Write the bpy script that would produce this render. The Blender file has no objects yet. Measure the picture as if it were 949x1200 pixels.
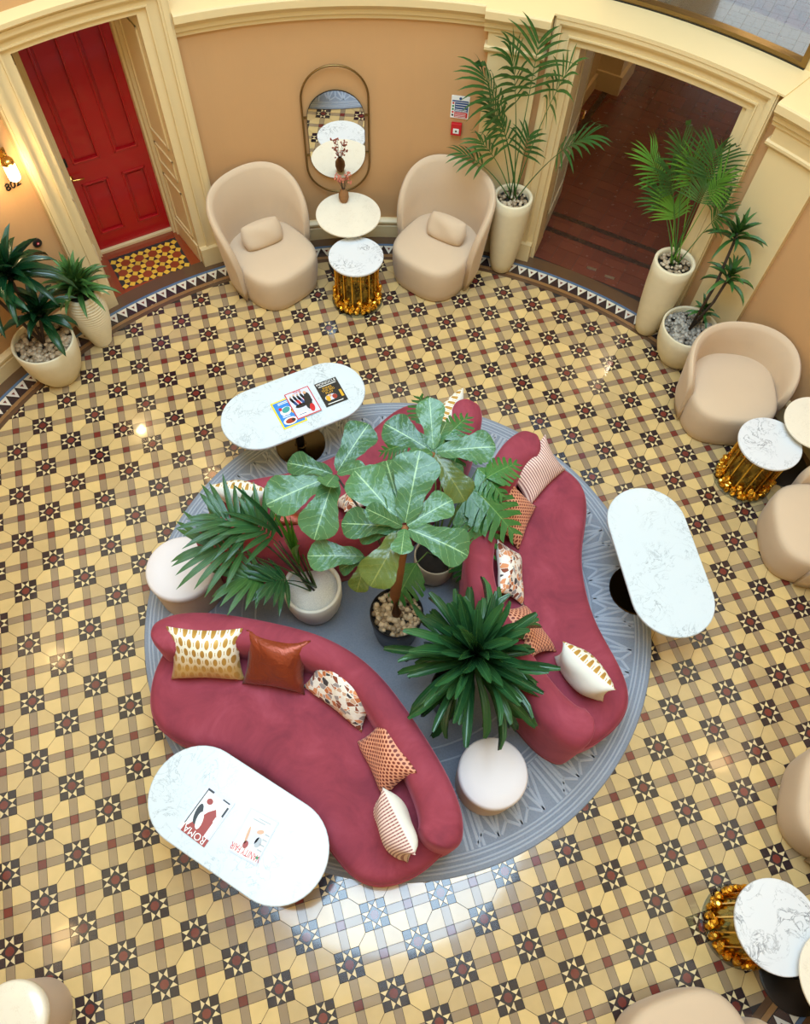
import bpy, bmesh, math, random
from mathutils import Vector, Matrix
random.seed(7)
PI = math.pi
sc = bpy.context.scene
COL = sc.collection

# ---------------------------------------------------------------- camera
# pose solved from the star-tile lattice of the floor (tile pitch 0.22 m); origin = centre of the round hall
RR = ((0.9586441084, 0.2833046249, -0.0272022606),
      (-0.2357475262, 0.8439808942, 0.4817876650),
      (0.1594508619, -0.4554500409, 0.8758656763))
CAM = Vector((-0.60521159, -2.20309861, 5.4181905))
FPX = 882.9103
def flip(v): return Vector((v[0], -v[1], -v[2]))
RIGHT, DOWN, FWD = flip(RR[0]), flip(RR[1]), flip(RR[2])
cd = bpy.data.cameras.new('camera'); cam = bpy.data.objects.new('camera', cd); COL.objects.link(cam)
cd.sensor_fit = 'VERTICAL'; cd.sensor_height = 36.0; cd.lens = FPX / 1200 * 36.0
cd.clip_start = 0.05; cd.clip_end = 100
m = Matrix((RIGHT, -DOWN, -FWD)).transposed().to_4x4(); m.translation = CAM
cam.matrix_world = m
sc.camera = cam

# ---------------------------------------------------------------- light, exposure
w = bpy.data.worlds.new('world'); sc.world = w; w.use_nodes = True
w.node_tree.nodes['Background'].inputs[0].default_value = (0.75, 0.86, 1, 1)
w.node_tree.nodes['Background'].inputs[1].default_value = 0.6
def light(name, typ, loc, power, color, **k):
    l = bpy.data.lights.new(name, typ); l.energy = power; l.color = color
    for a, b in k.items(): setattr(l, a, b)
    o = bpy.data.objects.new(name, l); COL.objects.link(o); o.location = loc
    return o
light('skylight', 'AREA', (0, 0, 8.6), 5200, (0.58, 0.80, 1.0), shape='DISK', size=5.4)
for a in range(8):
    t = math.radians(a * 45 + 20)
    light('warm_fill', 'POINT', (4.0 * math.cos(t), 4.0 * math.sin(t), 3.6), 38, (1, 0.61, 0.25), shadow_soft_size=0.12)  # unseen ring of lights added to warm the walls and perimeter
sc.view_settings.view_transform = 'Standard'
sc.view_settings.look = 'None'
sc.view_settings.gamma = 1.0
sc.view_settings.use_curve_mapping = False
sc.view_settings.exposure = -2.56
sc.cycles.use_denoising = True
sc.cycles.max_bounces = 8
sc.cycles.caustics_reflective = False
sc.cycles.caustics_refractive = False
sc.cycles.sample_clamp_indirect = 6.0

# ---------------------------------------------------------------- pixel helpers
def ray(u, v): return RIGHT * ((u - 474.5) / FPX) + DOWN * ((v - 600) / FPX) + FWD
def px(u, v, z=0.0):
    d = ray(u, v); return CAM + d * ((z - CAM.z) / d.z)
def pix(p):
    d = Vector(p) - CAM; f = d.dot(FWD)
    return FPX * d.dot(RIGHT) / f + 474.5, FPX * d.dot(DOWN) / f + 600, f
def pol(t, r, z=0.0):
    t = math.radians(t); return Vector((r * math.cos(t), r * math.sin(t), z))

# ---------------------------------------------------------------- materials
class NT:
    def __init__(s, name):
        s.m = bpy.data.materials.new(name); s.m.use_nodes = True
        s.t = s.m.node_tree; s.b = s.t.nodes['Principled BSDF']
    def n(s, typ, **k):
        nd = s.t.nodes.new('ShaderNode' + typ)
        for a, b in k.items():
            if a[0] == 'i' and a[1:].isdigit(): s.set(nd, int(a[1:]), b)
            else: setattr(nd, a, b)
        return nd
    def set(s, nd, i, v):
        if hasattr(v, 'is_output') or isinstance(v, bpy.types.NodeSocket): s.t.links.new(v, nd.inputs[i])
        else: nd.inputs[i].default_value = v
    def math(s, op, a, b=0.0, c=0.0):
        nd = s.n('Math', operation=op); s.set(nd, 0, a); s.set(nd, 1, b); s.set(nd, 2, c); return nd.outputs[0]
    def mix(s, f, a, b, bt='MIX'):
        nd = s.n('Mix', data_type='RGBA', blend_type=bt); s.set(nd, 0, f); s.set(nd, 6, a); s.set(nd, 7, b); return nd.outputs[2]
    def ramp(s, f, stops, interp='LINEAR'):
        nd = s.n('ValToRGB'); cr = nd.color_ramp; cr.interpolation = interp
        while len(cr.elements) > 1: cr.elements.remove(cr.elements[-1])
        cr.elements[0].position = stops[0][0]; cr.elements[0].color = stops[0][1]
        for p, c in stops[1:]:
            e = cr.elements.new(p); e.color = c
        s.set(nd, 0, f); return nd.outputs[0]
    def coord(s, what='Object'): return s.n('TexCoord').outputs[what]
    def noise(s, scale, detail=3.0, vec=None, rough=0.5, dist=0.0):
        nd = s.n('TexNoise'); nd.inputs['Scale'].default_value = scale; nd.inputs['Detail'].default_value = detail
        nd.inputs['Roughness'].default_value = rough; nd.inputs['Distortion'].default_value = dist
        s.t.links.new(vec if vec else s.coord(), nd.inputs['Vector']); return nd.outputs['Fac']
    def bump(s, h, st=0.3, dist=0.01):
        nd = s.n('Bump'); nd.inputs['Strength'].default_value = st; nd.inputs['Distance'].default_value = dist
        s.t.links.new(h, nd.inputs['Height']); s.t.links.new(nd.outputs[0], s.b.inputs['Normal'])
    def base(s, c): s.set2('Base Color', c)
    def set2(s, k, v):
        if isinstance(v, bpy.types.NodeSocket): s.t.links.new(v, s.b.inputs[k])
        else: s.b.inputs[k].default_value = v
def C(r, g, b):   # sRGB 0..255 to linear
    f = lambda x: (x / 255 / 12.92) if x / 255 <= 0.04045 else ((x / 255 + 0.055) / 1.055) ** 2.4
    return (f(r), f(g), f(b), 1.0)
def shade(c, k): return (min(1, c[0] * k), min(1, c[1] * k), min(1, c[2] * k), 1)
M = {}
def simple(name, c, rough=0.6, metal=0.0, var=0.12, scale=6.0, bump=0.0, bscale=60, **kw):
    s = NT(name)
    if var:
        f = s.noise(scale, 4)
        s.base(s.mix(f, shade(c, 1 - var), shade(c, 1 + var)))
    else: s.base(c)
    s.set2('Roughness', rough); s.set2('Metallic', metal)
    if bump: s.bump(s.noise(bscale, 3), bump, 0.004)
    for k, v in kw.items(): s.set2(k.replace('_', ' '), v)
    M[name] = s.m; return s
def tile_mat(name, c, var=0.16, rough=0.2, mottled=0.10, coat=0.8):
    s = NT(name)
    isl = s.n('NewGeometry').outputs['Random Per Island']; ob = s.n('ObjectInfo').outputs['Random']
    r = s.math('FRACT', s.math('ADD', s.math('MULTIPLY', isl, 7.3), s.math('MULTIPLY', ob, 5.7)))
    k = s.math('ADD', s.math('MULTIPLY', r, var * 2), 1 - var)
    nz = s.noise(9, 4, s.n('NewGeometry').outputs['Position'])
    k2 = s.math('MULTIPLY', k, s.math('ADD', s.math('MULTIPLY', nz, mottled * 2), 1 - mottled))
    cc = s.n('CombineColor'); s.set(cc, 0, k2); s.set(cc, 1, k2); s.set(cc, 2, s.math('MULTIPLY', k2, s.math('ADD', s.math('MULTIPLY', r, -0.12), 1.06)))
    s.base(s.mix(1.0, c, cc.outputs[0], 'MULTIPLY'))
    s.set2('Roughness', s.math('ADD', s.math('MULTIPLY', s.noise(14, 3, s.n('NewGeometry').outputs['Position']), 0.14), rough - 0.07))
    s.bump(s.noise(25, 2, s.n('NewGeometry').outputs['Position']), 0.05, 0.004)
    s.set2('Coat Weight', coat); s.set2('Coat Roughness', 0.06)
    M[name] = s.m
tile_mat('tile_cream', C(205, 173, 117), 0.18, 0.2, 0.12)
tile_mat('tile_band', C(150, 126, 96), 0.10)
tile_mat('tile_red', C(112, 46, 38), 0.14)
tile_mat('tile_dark', C(44, 32, 36), 0.14)
tile_mat('tile_star_cream', C(222, 196, 146), 0.1)
tile_mat('tile_white', C(226, 214, 190), 0.08)
tile_mat('tile_blue', C(86, 112, 140), 0.08)
tile_mat('tile_brown', C(92, 66, 46), 0.08)
tile_mat('tile_tan', C(140, 100, 62), 0.08)
tile_mat('tile_rust', C(140, 58, 26), 0.08)
tile_mat('tile_yellow', C(226, 172, 58), 0.14)
tile_mat('tile_hall', C(102, 50, 38), 0.16, 0.25)
tile_mat('tile_hall_dark', C(52, 34, 28), 0.08, 0.28)
simple('grout', C(46, 37, 30), 0.8)
simple('wall_paint', C(198, 152, 103), 0.75, var=0.03, scale=2, bump=0.03, bscale=120)
simple('cream_paint', C(224, 198, 148), 0.45, var=0.025, scale=3, bump=0.02, bscale=80)
simple('jamb_grey', C(206, 192, 160), 0.45, var=0.025, scale=3)
simple('ceiling_paint', C(232, 224, 208), 0.8, var=0.02)
simple('red_gloss', C(172, 4, 14), 0.3, var=0.05, Coat_Weight=0.3)
simple('brass', C(206, 160, 84), 0.25, 1.0, var=0.08)
simple('dull_brass', C(138, 112, 70), 0.38, 1.0, var=0.08)
simple('gold', C(244, 190, 72), 0.24, 1.0, var=0.1, scale=30)
simple('black_metal', C(20, 18, 17), 0.3, 0.0, var=0.1)
simple('bronze_metal', C(66, 50, 26), 0.2, 0.95, var=0.1)
simple('black_plastic', C(24, 22, 22), 0.4, var=0)
simple('chrome', C(200, 200, 200), 0.2, 1.0, var=0)
simple('pot_cream', C(222, 206, 172), 0.7, var=0.07, scale=14, bump=0.12, bscale=40)
simple('pot_white', C(226, 220, 206), 0.55, var=0.04)
simple('pot_black', C(22, 24, 28), 0.35, var=0.1)
simple('pot_clay', C(206, 188, 158), 0.65, var=0.06)
simple('soil', C(42, 34, 26), 0.95, var=0.3, scale=40)
simple('sand', C(216, 212, 204), 0.95, var=0.35, scale=160, bump=0.5, bscale=200)
simple('paper', C(232, 230, 226), 0.5, var=0.02)
for nm, c in dict(ink_black=(22, 22, 24), ink_white=(240, 240, 238), ink_red=(196, 26, 34), ink_yellow=(250, 214, 20), ink_blue=(46, 128, 208),
                  ink_rust=(150, 44, 26), ink_gold=(220, 166, 40), ink_grey=(170, 176, 184), ink_skin=(206, 160, 128), ink_navy=(34, 70, 128),
                  ink_green=(20, 130, 70), ink_teal=(60, 150, 150), ink_lilac=(206, 208, 226)).items():
    simple(nm, C(*c), 0.4, var=0.03)
def fabric(name, c, sheen=0.3, var=0.08, scale=5, weave=500):
    s = simple(name, c, 0.9, var=var, scale=scale, bump=0.15, bscale=weave)
    s.set2('Sheen Weight', sheen); s.set2('Sheen Roughness', 0.4)
    return s
fabric('chair_fabric', C(210, 183, 153), 0.15, 0.03)
fabric('pouf_fabric', C(226, 216, 214), 0.2, 0.03)
fabric('pouf_side', C(206, 182, 160), 0.1, 0.03)
s = NT('velvet')
nz = s.noise(3.2, 5, None, 0.62, 0.8)
s.base(s.ramp(nz, [(0.25, C(118, 38, 55)), (0.5, C(142, 51, 67)), (0.75, C(160, 67, 84))]))
s.set2('Roughness', 0.85); s.set2('Sheen Weight', 0.45); s.set2('Sheen Roughness', 0.35); s.set2('Sheen Tint', C(255, 150, 170))
s.bump(s.noise(4, 4), 0.15, 0.02); M['velvet'] = s.m
s = NT('rug_wool')
p = s.n('NewGeometry').outputs['Position']
f = s.noise(90, 3, p); f2 = s.noise(5, 4, p)
s.base(s.mix(f, s.mix(f2, C(112, 120, 134), C(128, 134, 146)), s.mix(f2, C(136, 144, 156), C(156, 160, 168))))
s.set2('Roughness', 0.95); s.bump(f, 0.5, 0.004); M['rug_wool'] = s.m
s = NT('rug_line')
f = s.noise(120, 3, s.n('NewGeometry').outputs['Position']); s.base(s.mix(f, C(150, 156, 168), C(182, 186, 194))); s.set2('Roughness', 0.95); M['rug_line'] = s.m
def marble(name, c, vein, scale, thr, amount=0.7, rough=0.12, speck=False):
    s = NT(name); p = s.n('NewGeometry').outputs['Position']
    nd = s.n('TexNoise'); nd.inputs['Scale'].default_value = scale; nd.inputs['Detail'].default_value = 8; nd.inputs['Distortion'].default_value = 1.6; nd.inputs['Roughness'].default_value = 0.62
    s.t.links.new(p, nd.inputs['Vector'])
    d = s.math('ABSOLUTE', s.math('SUBTRACT', nd.outputs['Fac'], 0.5))
    v = s.math('SUBTRACT', 1.0, s.math('DIVIDE', d, thr)); v = s.math('MAXIMUM', v, 0.0)
    msk = s.noise(scale * 0.6, 2, p); msk = s.math('MULTIPLY', s.math('MAXIMUM', s.math('SUBTRACT', msk, 0.42), 0.0), 5.0); msk = s.math('MINIMUM', msk, 1.0)
    fac = s.math('MULTIPLY', s.math('MULTIPLY', v, msk), amount)
    s.base(s.mix(fac, c, vein)); s.set2('Roughness', rough); M[name] = s.m
marble('quartz_white', C(204, 212, 218), C(120, 132, 142), 7, 0.016, 0.75, 0.22)
marble('marble_white', C(222, 222, 224), C(70, 74, 84), 8, 0.022, 0.95, 0.12)
marble('stone_cream', C(238, 226, 204), C(200, 180, 150), 26, 0.02, 0.5, 0.2)
def glass(name, tint, gloss=0.12, rough=0.02, gcol=(1, 1, 1, 1)):
    s = NT(name); s.t.nodes.remove(s.b)
    out = s.t.nodes['Material Output']
    tr = s.n('BsdfTransparent'); tr.inputs[0].default_value = tint
    gl = s.n('BsdfGlossy'); gl.inputs['Roughness'].default_value = rough; gl.inputs['Color'].default_value = gcol
    fr = s.n('Fresnel'); fr.inputs[0].default_value = 1.5
    f = s.math('MINIMUM', s.math('ADD', fr.outputs[0], gloss), 1.0)
    mx = s.n('MixShader'); s.t.links.new(f, mx.inputs[0]); s.t.links.new(tr.outputs[0], mx.inputs[1]); s.t.links.new(gl.outputs[0], mx.inputs[2])
    s.t.links.new(mx.outputs[0], out.inputs[0]); M[name] = s.m
glass('clear_glass', (0.95, 0.97, 0.96, 1), 0.02)
glass('amber_glass', (0.98, 0.76, 0.34, 1), 0.14, 0.05, (1, .68, .18, 1))
s = NT('mirror'); s.base((0.93, 0.94, 0.95, 1)); s.set2('Metallic', 1.0); s.set2('Roughness', 0.01); M['mirror'] = s.m
s = NT('lamp_glow'); s.base((1, 0.9, 0.7, 1)); s.set2('Emission Color', (1, 0.80, 0.48, 1)); s.set2('Emission Strength', 40.0); M['lamp_glow'] = s.m
def leaf_mat(name, c1, c2, vein, nv=7.0, vs=0.7, rough=0.35, veinw=0.06, stripes=False):
    s = NT(name); uv = s.coord('UV'); sp = s.n('SeparateXYZ'); s.t.links.new(uv, sp.inputs[0])
    U, V = sp.outputs[0], sp.outputs[1]
    av = s.math('ABSOLUTE', V)
    ob = s.n('ObjectInfo').outputs['Random']
    basec = s.mix(s.math('ADD', s.math('MULTIPLY', ob, 0.75), s.math('MULTIPLY', s.noise(8, 3), 0.25)), c1, c2)
    mid = s.math('LESS_THAN', av, 0.035 if not stripes else 0.06)
    fr = s.math('FRACT', s.math('ADD', s.math('MULTIPLY', s.noise(5, 3, None, 0.6), 1.1), s.math('SUBTRACT', s.math('MULTIPLY', U, nv), s.math('MULTIPLY', av, vs * 2))))
    side = s.math('LESS_THAN', s.math('ABSOLUTE', s.math('SUBTRACT', fr, 0.5)), veinw)
    vm = s.math('MAXIMUM', mid, s.math('MULTIPLY', side, 0.0 if stripes else 0.45))
    s.base(s.mix(s.math('MULTIPLY', vm, 0.75), basec, vein)); s.set2('Roughness', rough)
    if not stripes:
        hump = s.math('ABSOLUTE', s.math('SUBTRACT', fr, 0.5)); s.bump(s.math('ADD', s.math('MULTIPLY', hump, .6), s.noise(14, 3)), 0.22, 0.012)
    else: s.bump(s.math('SINE', s.math('MULTIPLY', V, 22.0)), 0.25, 0.003)
    s.set2('Specular IOR Level', 0.5)
    M[name] = s.m
leaf_mat('leaf_fig', C(34, 78, 42), C(74, 116, 70), C(150, 180, 126), 8, 0.7, 0.30, 0.035)
leaf_mat('leaf_fig_old', C(66, 84, 30), C(88, 100, 38), C(124, 126, 58), 8, 0.7, 0.3, 0.035)
leaf_mat('leaf_dark', C(24, 62, 32), C(60, 106, 58), C(80, 126, 70), 5, 0.7, 0.24, 0.06, True)
leaf_mat('leaf_deep', C(14, 46, 26), C(30, 74, 38), C(40, 88, 50), 5, 0.7, 0.25, 0.06, True)
leaf_mat('leaf_palm', C(34, 78, 30), C(72, 112, 48), C(90, 124, 60), 5, 0.7, 0.4, 0.06, True)
leaf_mat('leaf_bright', C(70, 120, 34), C(104, 150, 50), C(110, 150, 60), 5, 0.7, 0.4, 0.06, True)
leaf_mat('leaf_monstera', C(22, 74, 30), C(52, 112, 46), C(110, 150, 80), 8, 0.6, 0.28, 0.04)
leaf_mat('leaf_zz', C(44, 84, 36), C(84, 124, 60), C(96, 134, 70), 5, 0.7, 0.4, 0.06, True)
simple('bark', C(128, 84, 46), 0.85, var=0.25, scale=20, bump=0.4, bscale=40)
simple('twig', C(58, 44, 34), 0.8, var=0.2, scale=30)
simple('stem_green', C(74, 104, 46), 0.6, var=0.15, scale=20)
simple('dried_pink', C(206, 120, 96), 0.9, var=0.3, scale=40)
simple('wicker', C(142, 98, 56), 0.8, var=0.3, scale=60, bump=0.5, bscale=120)
def pebble_mat(name, a, b):
    s = NT(name); r = s.n('NewGeometry').outputs['Random Per Island']; s.base(s.mix(r, a, b)); s.set2('Roughness', 0.5); M[name] = s.m
pebble_mat('pebbles_grey', C(104, 96, 86), C(182, 172, 158))
pebble_mat('pebbles_brown', C(110, 88, 62), C(200, 178, 148))
# cushion patterns read the cushion's own UV (0..1 across each face)
def cush(name, fn, rough=0.75, sheen=0.1):
    s = NT(name); uv = s.coord('UV'); sp = s.n('SeparateXYZ'); s.t.links.new(uv, sp.inputs[0])
    fn(s, sp.outputs[0], sp.outputs[1], uv); s.set2('Roughness', rough); s.set2('Sheen Weight', sheen); M[name] = s.m
def stag(s, U, V, nx, ny, asp=1.7):   # distance to the nearest point of a staggered grid
    a = s.math('MULTIPLY', U, nx); b = s.math('MULTIPLY', V, ny); o = []
    for off in (0.0, 0.5):
        fa = s.math('SUBTRACT', s.math('FRACT', s.math('ADD', a, off)), 0.5); fb = s.math('SUBTRACT', s.math('FRACT', s.math('ADD', b, off)), 0.5)
        fb = s.math('MULTIPLY', fb, asp)
        o.append(s.math('SQRT', s.math('ADD', s.math('MULTIPLY', fa, fa), s.math('MULTIPLY', fb, fb))))
    return s.math('MINIMUM', o[0], o[1])
def f_hex(s, U, V, uv):
    d = stag(s, U, V, 13, 8); s.base(s.ramp(d, [(0.0, C(112, 40, 24)), (0.30, C(122, 46, 28)), (0.36, C(226, 158, 124)), (1, C(194, 112, 82))]))
    s.bump(d, 0.4, 0.01)
cush('cushion_hex', f_hex, 0.6)
def f_stripe(s, U, V, uv):
    f = s.math('FRACT', s.math('MULTIPLY', U, 22)); st = s.math('LESS_THAN', f, 0.45)
    f2 = s.math('FRACT', s.math('MULTIPLY', V, 40)); k = s.math('MULTIPLY', st, s.math('ADD', s.math('MULTIPLY', f2, 0.5), 0.55))
    s.base(s.mix(k, C(236, 206, 194), C(126, 52, 54)))
cush('cushion_stripe', f_stripe)
def f_terr(s, U, V, uv):
    v = s.n('TexVoronoi'); v.feature = 'F1'; v.inputs['Scale'].default_value = 11; v.inputs['Randomness'].default_value = 1; s.t.links.new(uv, v.inputs['Vector'])
    e = s.n('TexVoronoi'); e.feature = 'DISTANCE_TO_EDGE'; e.inputs['Scale'].default_value = 11; s.t.links.new(uv, e.inputs['Vector'])
    g = s.n('SeparateColor'); s.t.links.new(v.outputs['Color'], g.inputs[0])
    c = s.ramp(g.outputs[0], [(0, C(232, 222, 210)), (0.24, C(214, 140, 94)), (0.40, C(130, 62, 36)), (0.54, C(200, 160, 132)), (0.64, C(58, 50, 54)), (0.73, C(150, 140, 140)), (0.80, C(236, 228, 220)), (0.90, C(184, 104, 56))], 'CONSTANT')
    s.base(s.mix(s.math('LESS_THAN', e.outputs['Distance'], 0.04), c, C(236, 228, 218)))
cush('cushion_terrazzo', f_terr)
def f_gold(s, U, V, uv):
    d = stag(s, U, V, 8, 3.0, 1.15); ring = s.math('LESS_THAN', s.math('ABSOLUTE', s.math('SUBTRACT', d, 0.36)), 0.10); ins = s.math('LESS_THAN', d, 0.26)
    k = s.math('MAXIMUM', ring, s.math('MULTIPLY', ins, 0.0))
    fade = s.math('MINIMUM', s.math('MAXIMUM', s.math('MULTIPLY', s.math('SUBTRACT', V, 0.28), 2.6), 0.08), 1.0)
    s.base(s.mix(s.math('MULTIPLY', k, fade), C(186, 142, 66), C(240, 234, 214)))
    s.set2('Metallic', s.math('MULTIPLY', s.math('SUBTRACT', 1.0, k), 0.35))
cush('cushion_gold', f_gold, 0.45)
def f_copper(s, U, V, uv): s.base(s.mix(s.noise(5, 4), C(108, 38, 18), C(152, 64, 30))); s.bump(s.noise(9, 3, None, 0.5, 1.5), 0.35, 0.03); s.set2('Metallic', 0.45)
cush('cushion_copper', f_copper, 0.34)
cush('cushion_white', lambda s, U, V, uv: s.base(s.mix(s.noise(6, 3), C(222, 218, 206), C(238, 234, 224))), 0.8)

# ---------------------------------------------------------------- mesh helpers
class MB:
    def __init__(s): s.v = []; s.f = []; s.uv = {}
    def add(s, vs, fs):
        o = len(s.v); s.v += [tuple(p) for p in vs]; s.f += [tuple(i + o for i in f) for f in fs]; return o
    def box(s, x0, x1, y0, y1, z0, z1, mt=None):
        vs = [Vector(p) for p in ((x0, y0, z0), (x1, y0, z0), (x1, y1, z0), (x0, y1, z0), (x0, y0, z1), (x1, y0, z1), (x1, y1, z1), (x0, y1, z1))]
        if mt: vs = [mt @ p for p in vs]
        s.add(vs, [(3, 2, 1, 0), (4, 5, 6, 7), (0, 1, 5, 4), (1, 2, 6, 5), (2, 3, 7, 6), (3, 0, 4, 7)]); return s
    def prism(s, poly, z0, z1, mt=None):
        n = len(poly); vs = [Vector((x, y, z0)) for x, y in poly] + [Vector((x, y, z1)) for x, y in poly]
        if mt: vs = [mt @ p for p in vs]
        s.add(vs, [tuple(range(n - 1, -1, -1)), tuple(range(n, 2 * n))] + [(i, (i + 1) % n, n + (i + 1) % n, n + i) for i in range(n)]); return s
    def rings(s, rings, cap0=True, cap1=True, close=True):
        n = len(rings[0]); o = len(s.v)
        for r in rings: s.v += [tuple(p) for p in r]
        for k in range(len(rings) - 1):
            for i in range(n if close else n - 1):
                j = (i + 1) % n; s.f.append((o + k * n + i, o + k * n + j, o + (k + 1) * n + j, o + (k + 1) * n + i))
        if cap0: s.f.append(tuple(o + i for i in range(n - 1, -1, -1)))
        if cap1: s.f.append(tuple(o + (len(rings) - 1) * n + i for i in range(n)))
        return s
    def lathe(s, prof, n=40, c=(0, 0, 0), cap0=True, cap1=True):
        return s.rings([[(c[0] + r * math.cos(2 * PI * i / n), c[1] + r * math.sin(2 * PI * i / n), c[2] + z) for i in range(n)] for r, z in prof], cap0, cap1)
    def tube(s, pts, rad, n=8):
        pts = [Vector(p) for p in pts]; rs = []
        for i, p in enumerate(pts):
            d = (pts[min(i + 1, len(pts) - 1)] - pts[max(i - 1, 0)]).normalized()
            a = d.cross(Vector((0, 0, 1)));
            if a.length < 1e-3: a = Vector((1, 0, 0))
            a.normalize(); b = a.cross(d); r = rad[i] if isinstance(rad, (list, tuple)) else rad
            rs.append([p + a * (r * math.cos(2 * PI * k / n)) + b * (r * math.sin(2 * PI * k / n)) for k in range(n)])
        return s.rings(rs)
    def arcbox(s, r0, r1, t0, t1, z0, z1):
        n = max(1, int(abs(t1 - t0) / 1.5)); rs = []
        for i in range(n + 1):
            t = t0 + (t1 - t0) * i / n; rs.append([pol(t, r0, z0), pol(t, r1, z0), pol(t, r1, z1), pol(t, r0, z1)])
        return s.rings(rs)
    def sweep(s, prof, t0, t1):
        n = max(1, int(abs(t1 - t0) / 1.5)); return s.rings([[pol(t0 + (t1 - t0) * i / n, r, z) for r, z in prof] for i in range(n + 1)])
    def build(s, name, mat, parent=None, smooth=False, auto=None, bevel=0, sub=0):
        me = bpy.data.meshes.new(name); me.from_pydata(s.v, [], s.f)
        bm = bmesh.new(); bm.from_mesh(me); bmesh.ops.recalc_face_normals(bm, faces=bm.faces); bm.to_mesh(me); bm.free()
        me.materials.append(M[mat]); return mk(name, me, parent, smooth, auto, bevel, sub)
def mk(name, me, parent=None, smooth=False, auto=None, bevel=0, sub=0):
    o = bpy.data.objects.new(name, me); COL.objects.link(o)
    if parent: o.parent = parent
    if bevel:
        b = o.modifiers.new('b', 'BEVEL'); b.width = bevel; b.segments = 2; b.limit_method = 'ANGLE'; b.angle_limit = 0.6
    if sub:
        b = o.modifiers.new('s', 'SUBSURF'); b.levels = sub; b.render_levels = sub
    if smooth or auto:
        me.polygons.foreach_set('use_smooth', [True] * len(me.polygons))
        if auto:
            bm = bmesh.new(); bm.from_mesh(me)
            for e in bm.edges:
                if len(e.link_faces) == 2 and e.calc_face_angle(0) > auto: e.smooth = False
            bm.to_mesh(me); bm.free()
    return o
def tag(o, label, cat, group=None, kind=None):
    o['label'] = label
    o['category'] = cat
    if group: o['group'] = group
    if kind: o['kind'] = kind
    return o
def thing(name, label, cat, loc=(0, 0, 0), rz=0.0, group=None, kind=None):
    o = bpy.data.objects.new(name, None); COL.objects.link(o); o.location = loc; o.rotation_euler = (0, 0, rz); o.empty_display_size = 0.1
    return tag(o, label, cat, group, kind)
def clone(o, parent, loc=None, rot=None, scale=None):
    c = o.copy(); COL.objects.link(c); c.parent = parent
    if loc is not None: c.location = loc
    if rot is not None: c.rotation_euler = rot
    if scale is not None: c.scale = scale
    return c
def meshof(mb, name, mat):
    me = bpy.data.meshes.new(name); me.from_pydata(mb.v, [], mb.f); bm = bmesh.new(); bm.from_mesh(me)
    bmesh.ops.recalc_face_normals(bm, faces=bm.faces); bm.to_mesh(me); bm.free(); me.materials.append(M[mat]); return me
RUGC = Vector((0.114, -0.157, 0)); RUGR = 1.923
def pieces(parent, name, me, places, limit=300, field=None):
    """alike flat pieces: the ones that show largest are objects of their own, the rest one joined part"""
    sc_ = []
    for x, y, z, rz in places:
        u, v, d = pix((x, y, z)); vis = -10 < u < 959 and -10 < v < 1210 and (Vector((x, y, 0)) - RUGC).length > RUGR + 0.03
        sc_.append((0 if vis else 1, d, x, y, z, rz))
    sc_.sort(); rest = []
    for k, (h, d, x, y, z, rz) in enumerate(sc_):
        if h == 0 and k < limit:
            o = bpy.data.objects.new(name, me); COL.objects.link(o); o.parent = parent; o.location = (x, y, z); o.rotation_euler = (0, 0, rz)
        else: rest.append((x, y, z, rz))
    if rest:
        bv = [v.co.copy() for v in me.vertices]; bf = [tuple(p.vertices) for p in me.polygons]; mb = MB()
        for x, y, z, rz in rest:
            c, s_ = math.cos(rz), math.sin(rz)
            mb.add([(x + c * p.x - s_ * p.y, y + s_ * p.x + c * p.y, z + p.z) for p in bv], bf)
        m2 = bpy.data.meshes.new(field or name + '_field'); m2.from_pydata(mb.v, [], mb.f); m2.materials.append(me.materials[0])
        o = mk(field or name + '_field', m2, parent); o['kind'] = 'stuff'
def text(s, size, mat, parent, mt, name='lettering', depth=0.0006, sx=1.0):
    cu = bpy.data.curves.new('t', 'FONT'); cu.body = s; cu.size = size; cu.extrude = depth; cu.align_x = 'CENTER'; cu.align_y = 'CENTER'
    ob = bpy.data.objects.new('t', cu); COL.objects.link(ob)
    dg = bpy.context.evaluated_depsgraph_get(); me = bpy.data.meshes.new_from_object(ob.evaluated_get(dg))
    bpy.data.objects.remove(ob); bpy.data.curves.remove(cu)
    for v in me.vertices: v.co.x *= sx
    me.transform(mt); me.materials.clear(); me.materials.append(M[mat])
    return mk(name, me, parent)

# ================================================================ STRUCTURE
D = 0.22; S = 0.243 * D; OX, OY = 2.39, 1.247
RW, RU, ZL = 3.95, 4.25, 2.315         # lower wall radius, upper wall radius, ledge height
# ---- floor: grout bed with every tile laid on it
floor = tag(MB().lathe([(4.3, -0.12), (4.3, -0.0035)], 96).build('floor', 'grout'), 'round patterned tile floor of the hall', 'floor', kind='structure')
J = 0.0016
def pr(poly, mat, name, z1=0.0, z0=-0.0035):
    cx = sum(p[0] for p in poly) / len(poly); cy = sum(p[1] for p in poly) / len(poly)
    q = []
    for x, y in poly:                       # small inset for the joint
        l = math.hypot(x - cx, y - cy); k = max(0.0, 1 - J * 1.35 / l); q.append((cx + (x - cx) * k, cy + (y - cy) * k))
    return meshof(MB().prism(q, z0, z1), name, mat)
h = S / 2; e = D - 1.5 * S
me_cream = pr([(h, h), (e, h), (e, 1.5 * S), (1.5 * S, e), (h, e)], 'tile_cream', 'cream_tile')
me_band = pr([(h, -h), (e, -h), (e, h), (h, h)], 'tile_band', 'band_tile')
me_red = pr([(-h, -h), (h, -h), (h, h), (-h, h)], 'tile_red', 'red_tile')
me_sq = pr([(h, h), (3 * h, h), (3 * h, 3 * h), (h, 3 * h)], 'tile_dark', 'dark_corner_tile')
me_dia = pr([(S, 0), (0, S), (-S, 0), (0, -S)], 'tile_dark', 'dark_diamond_tile', -0.0004)
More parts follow.
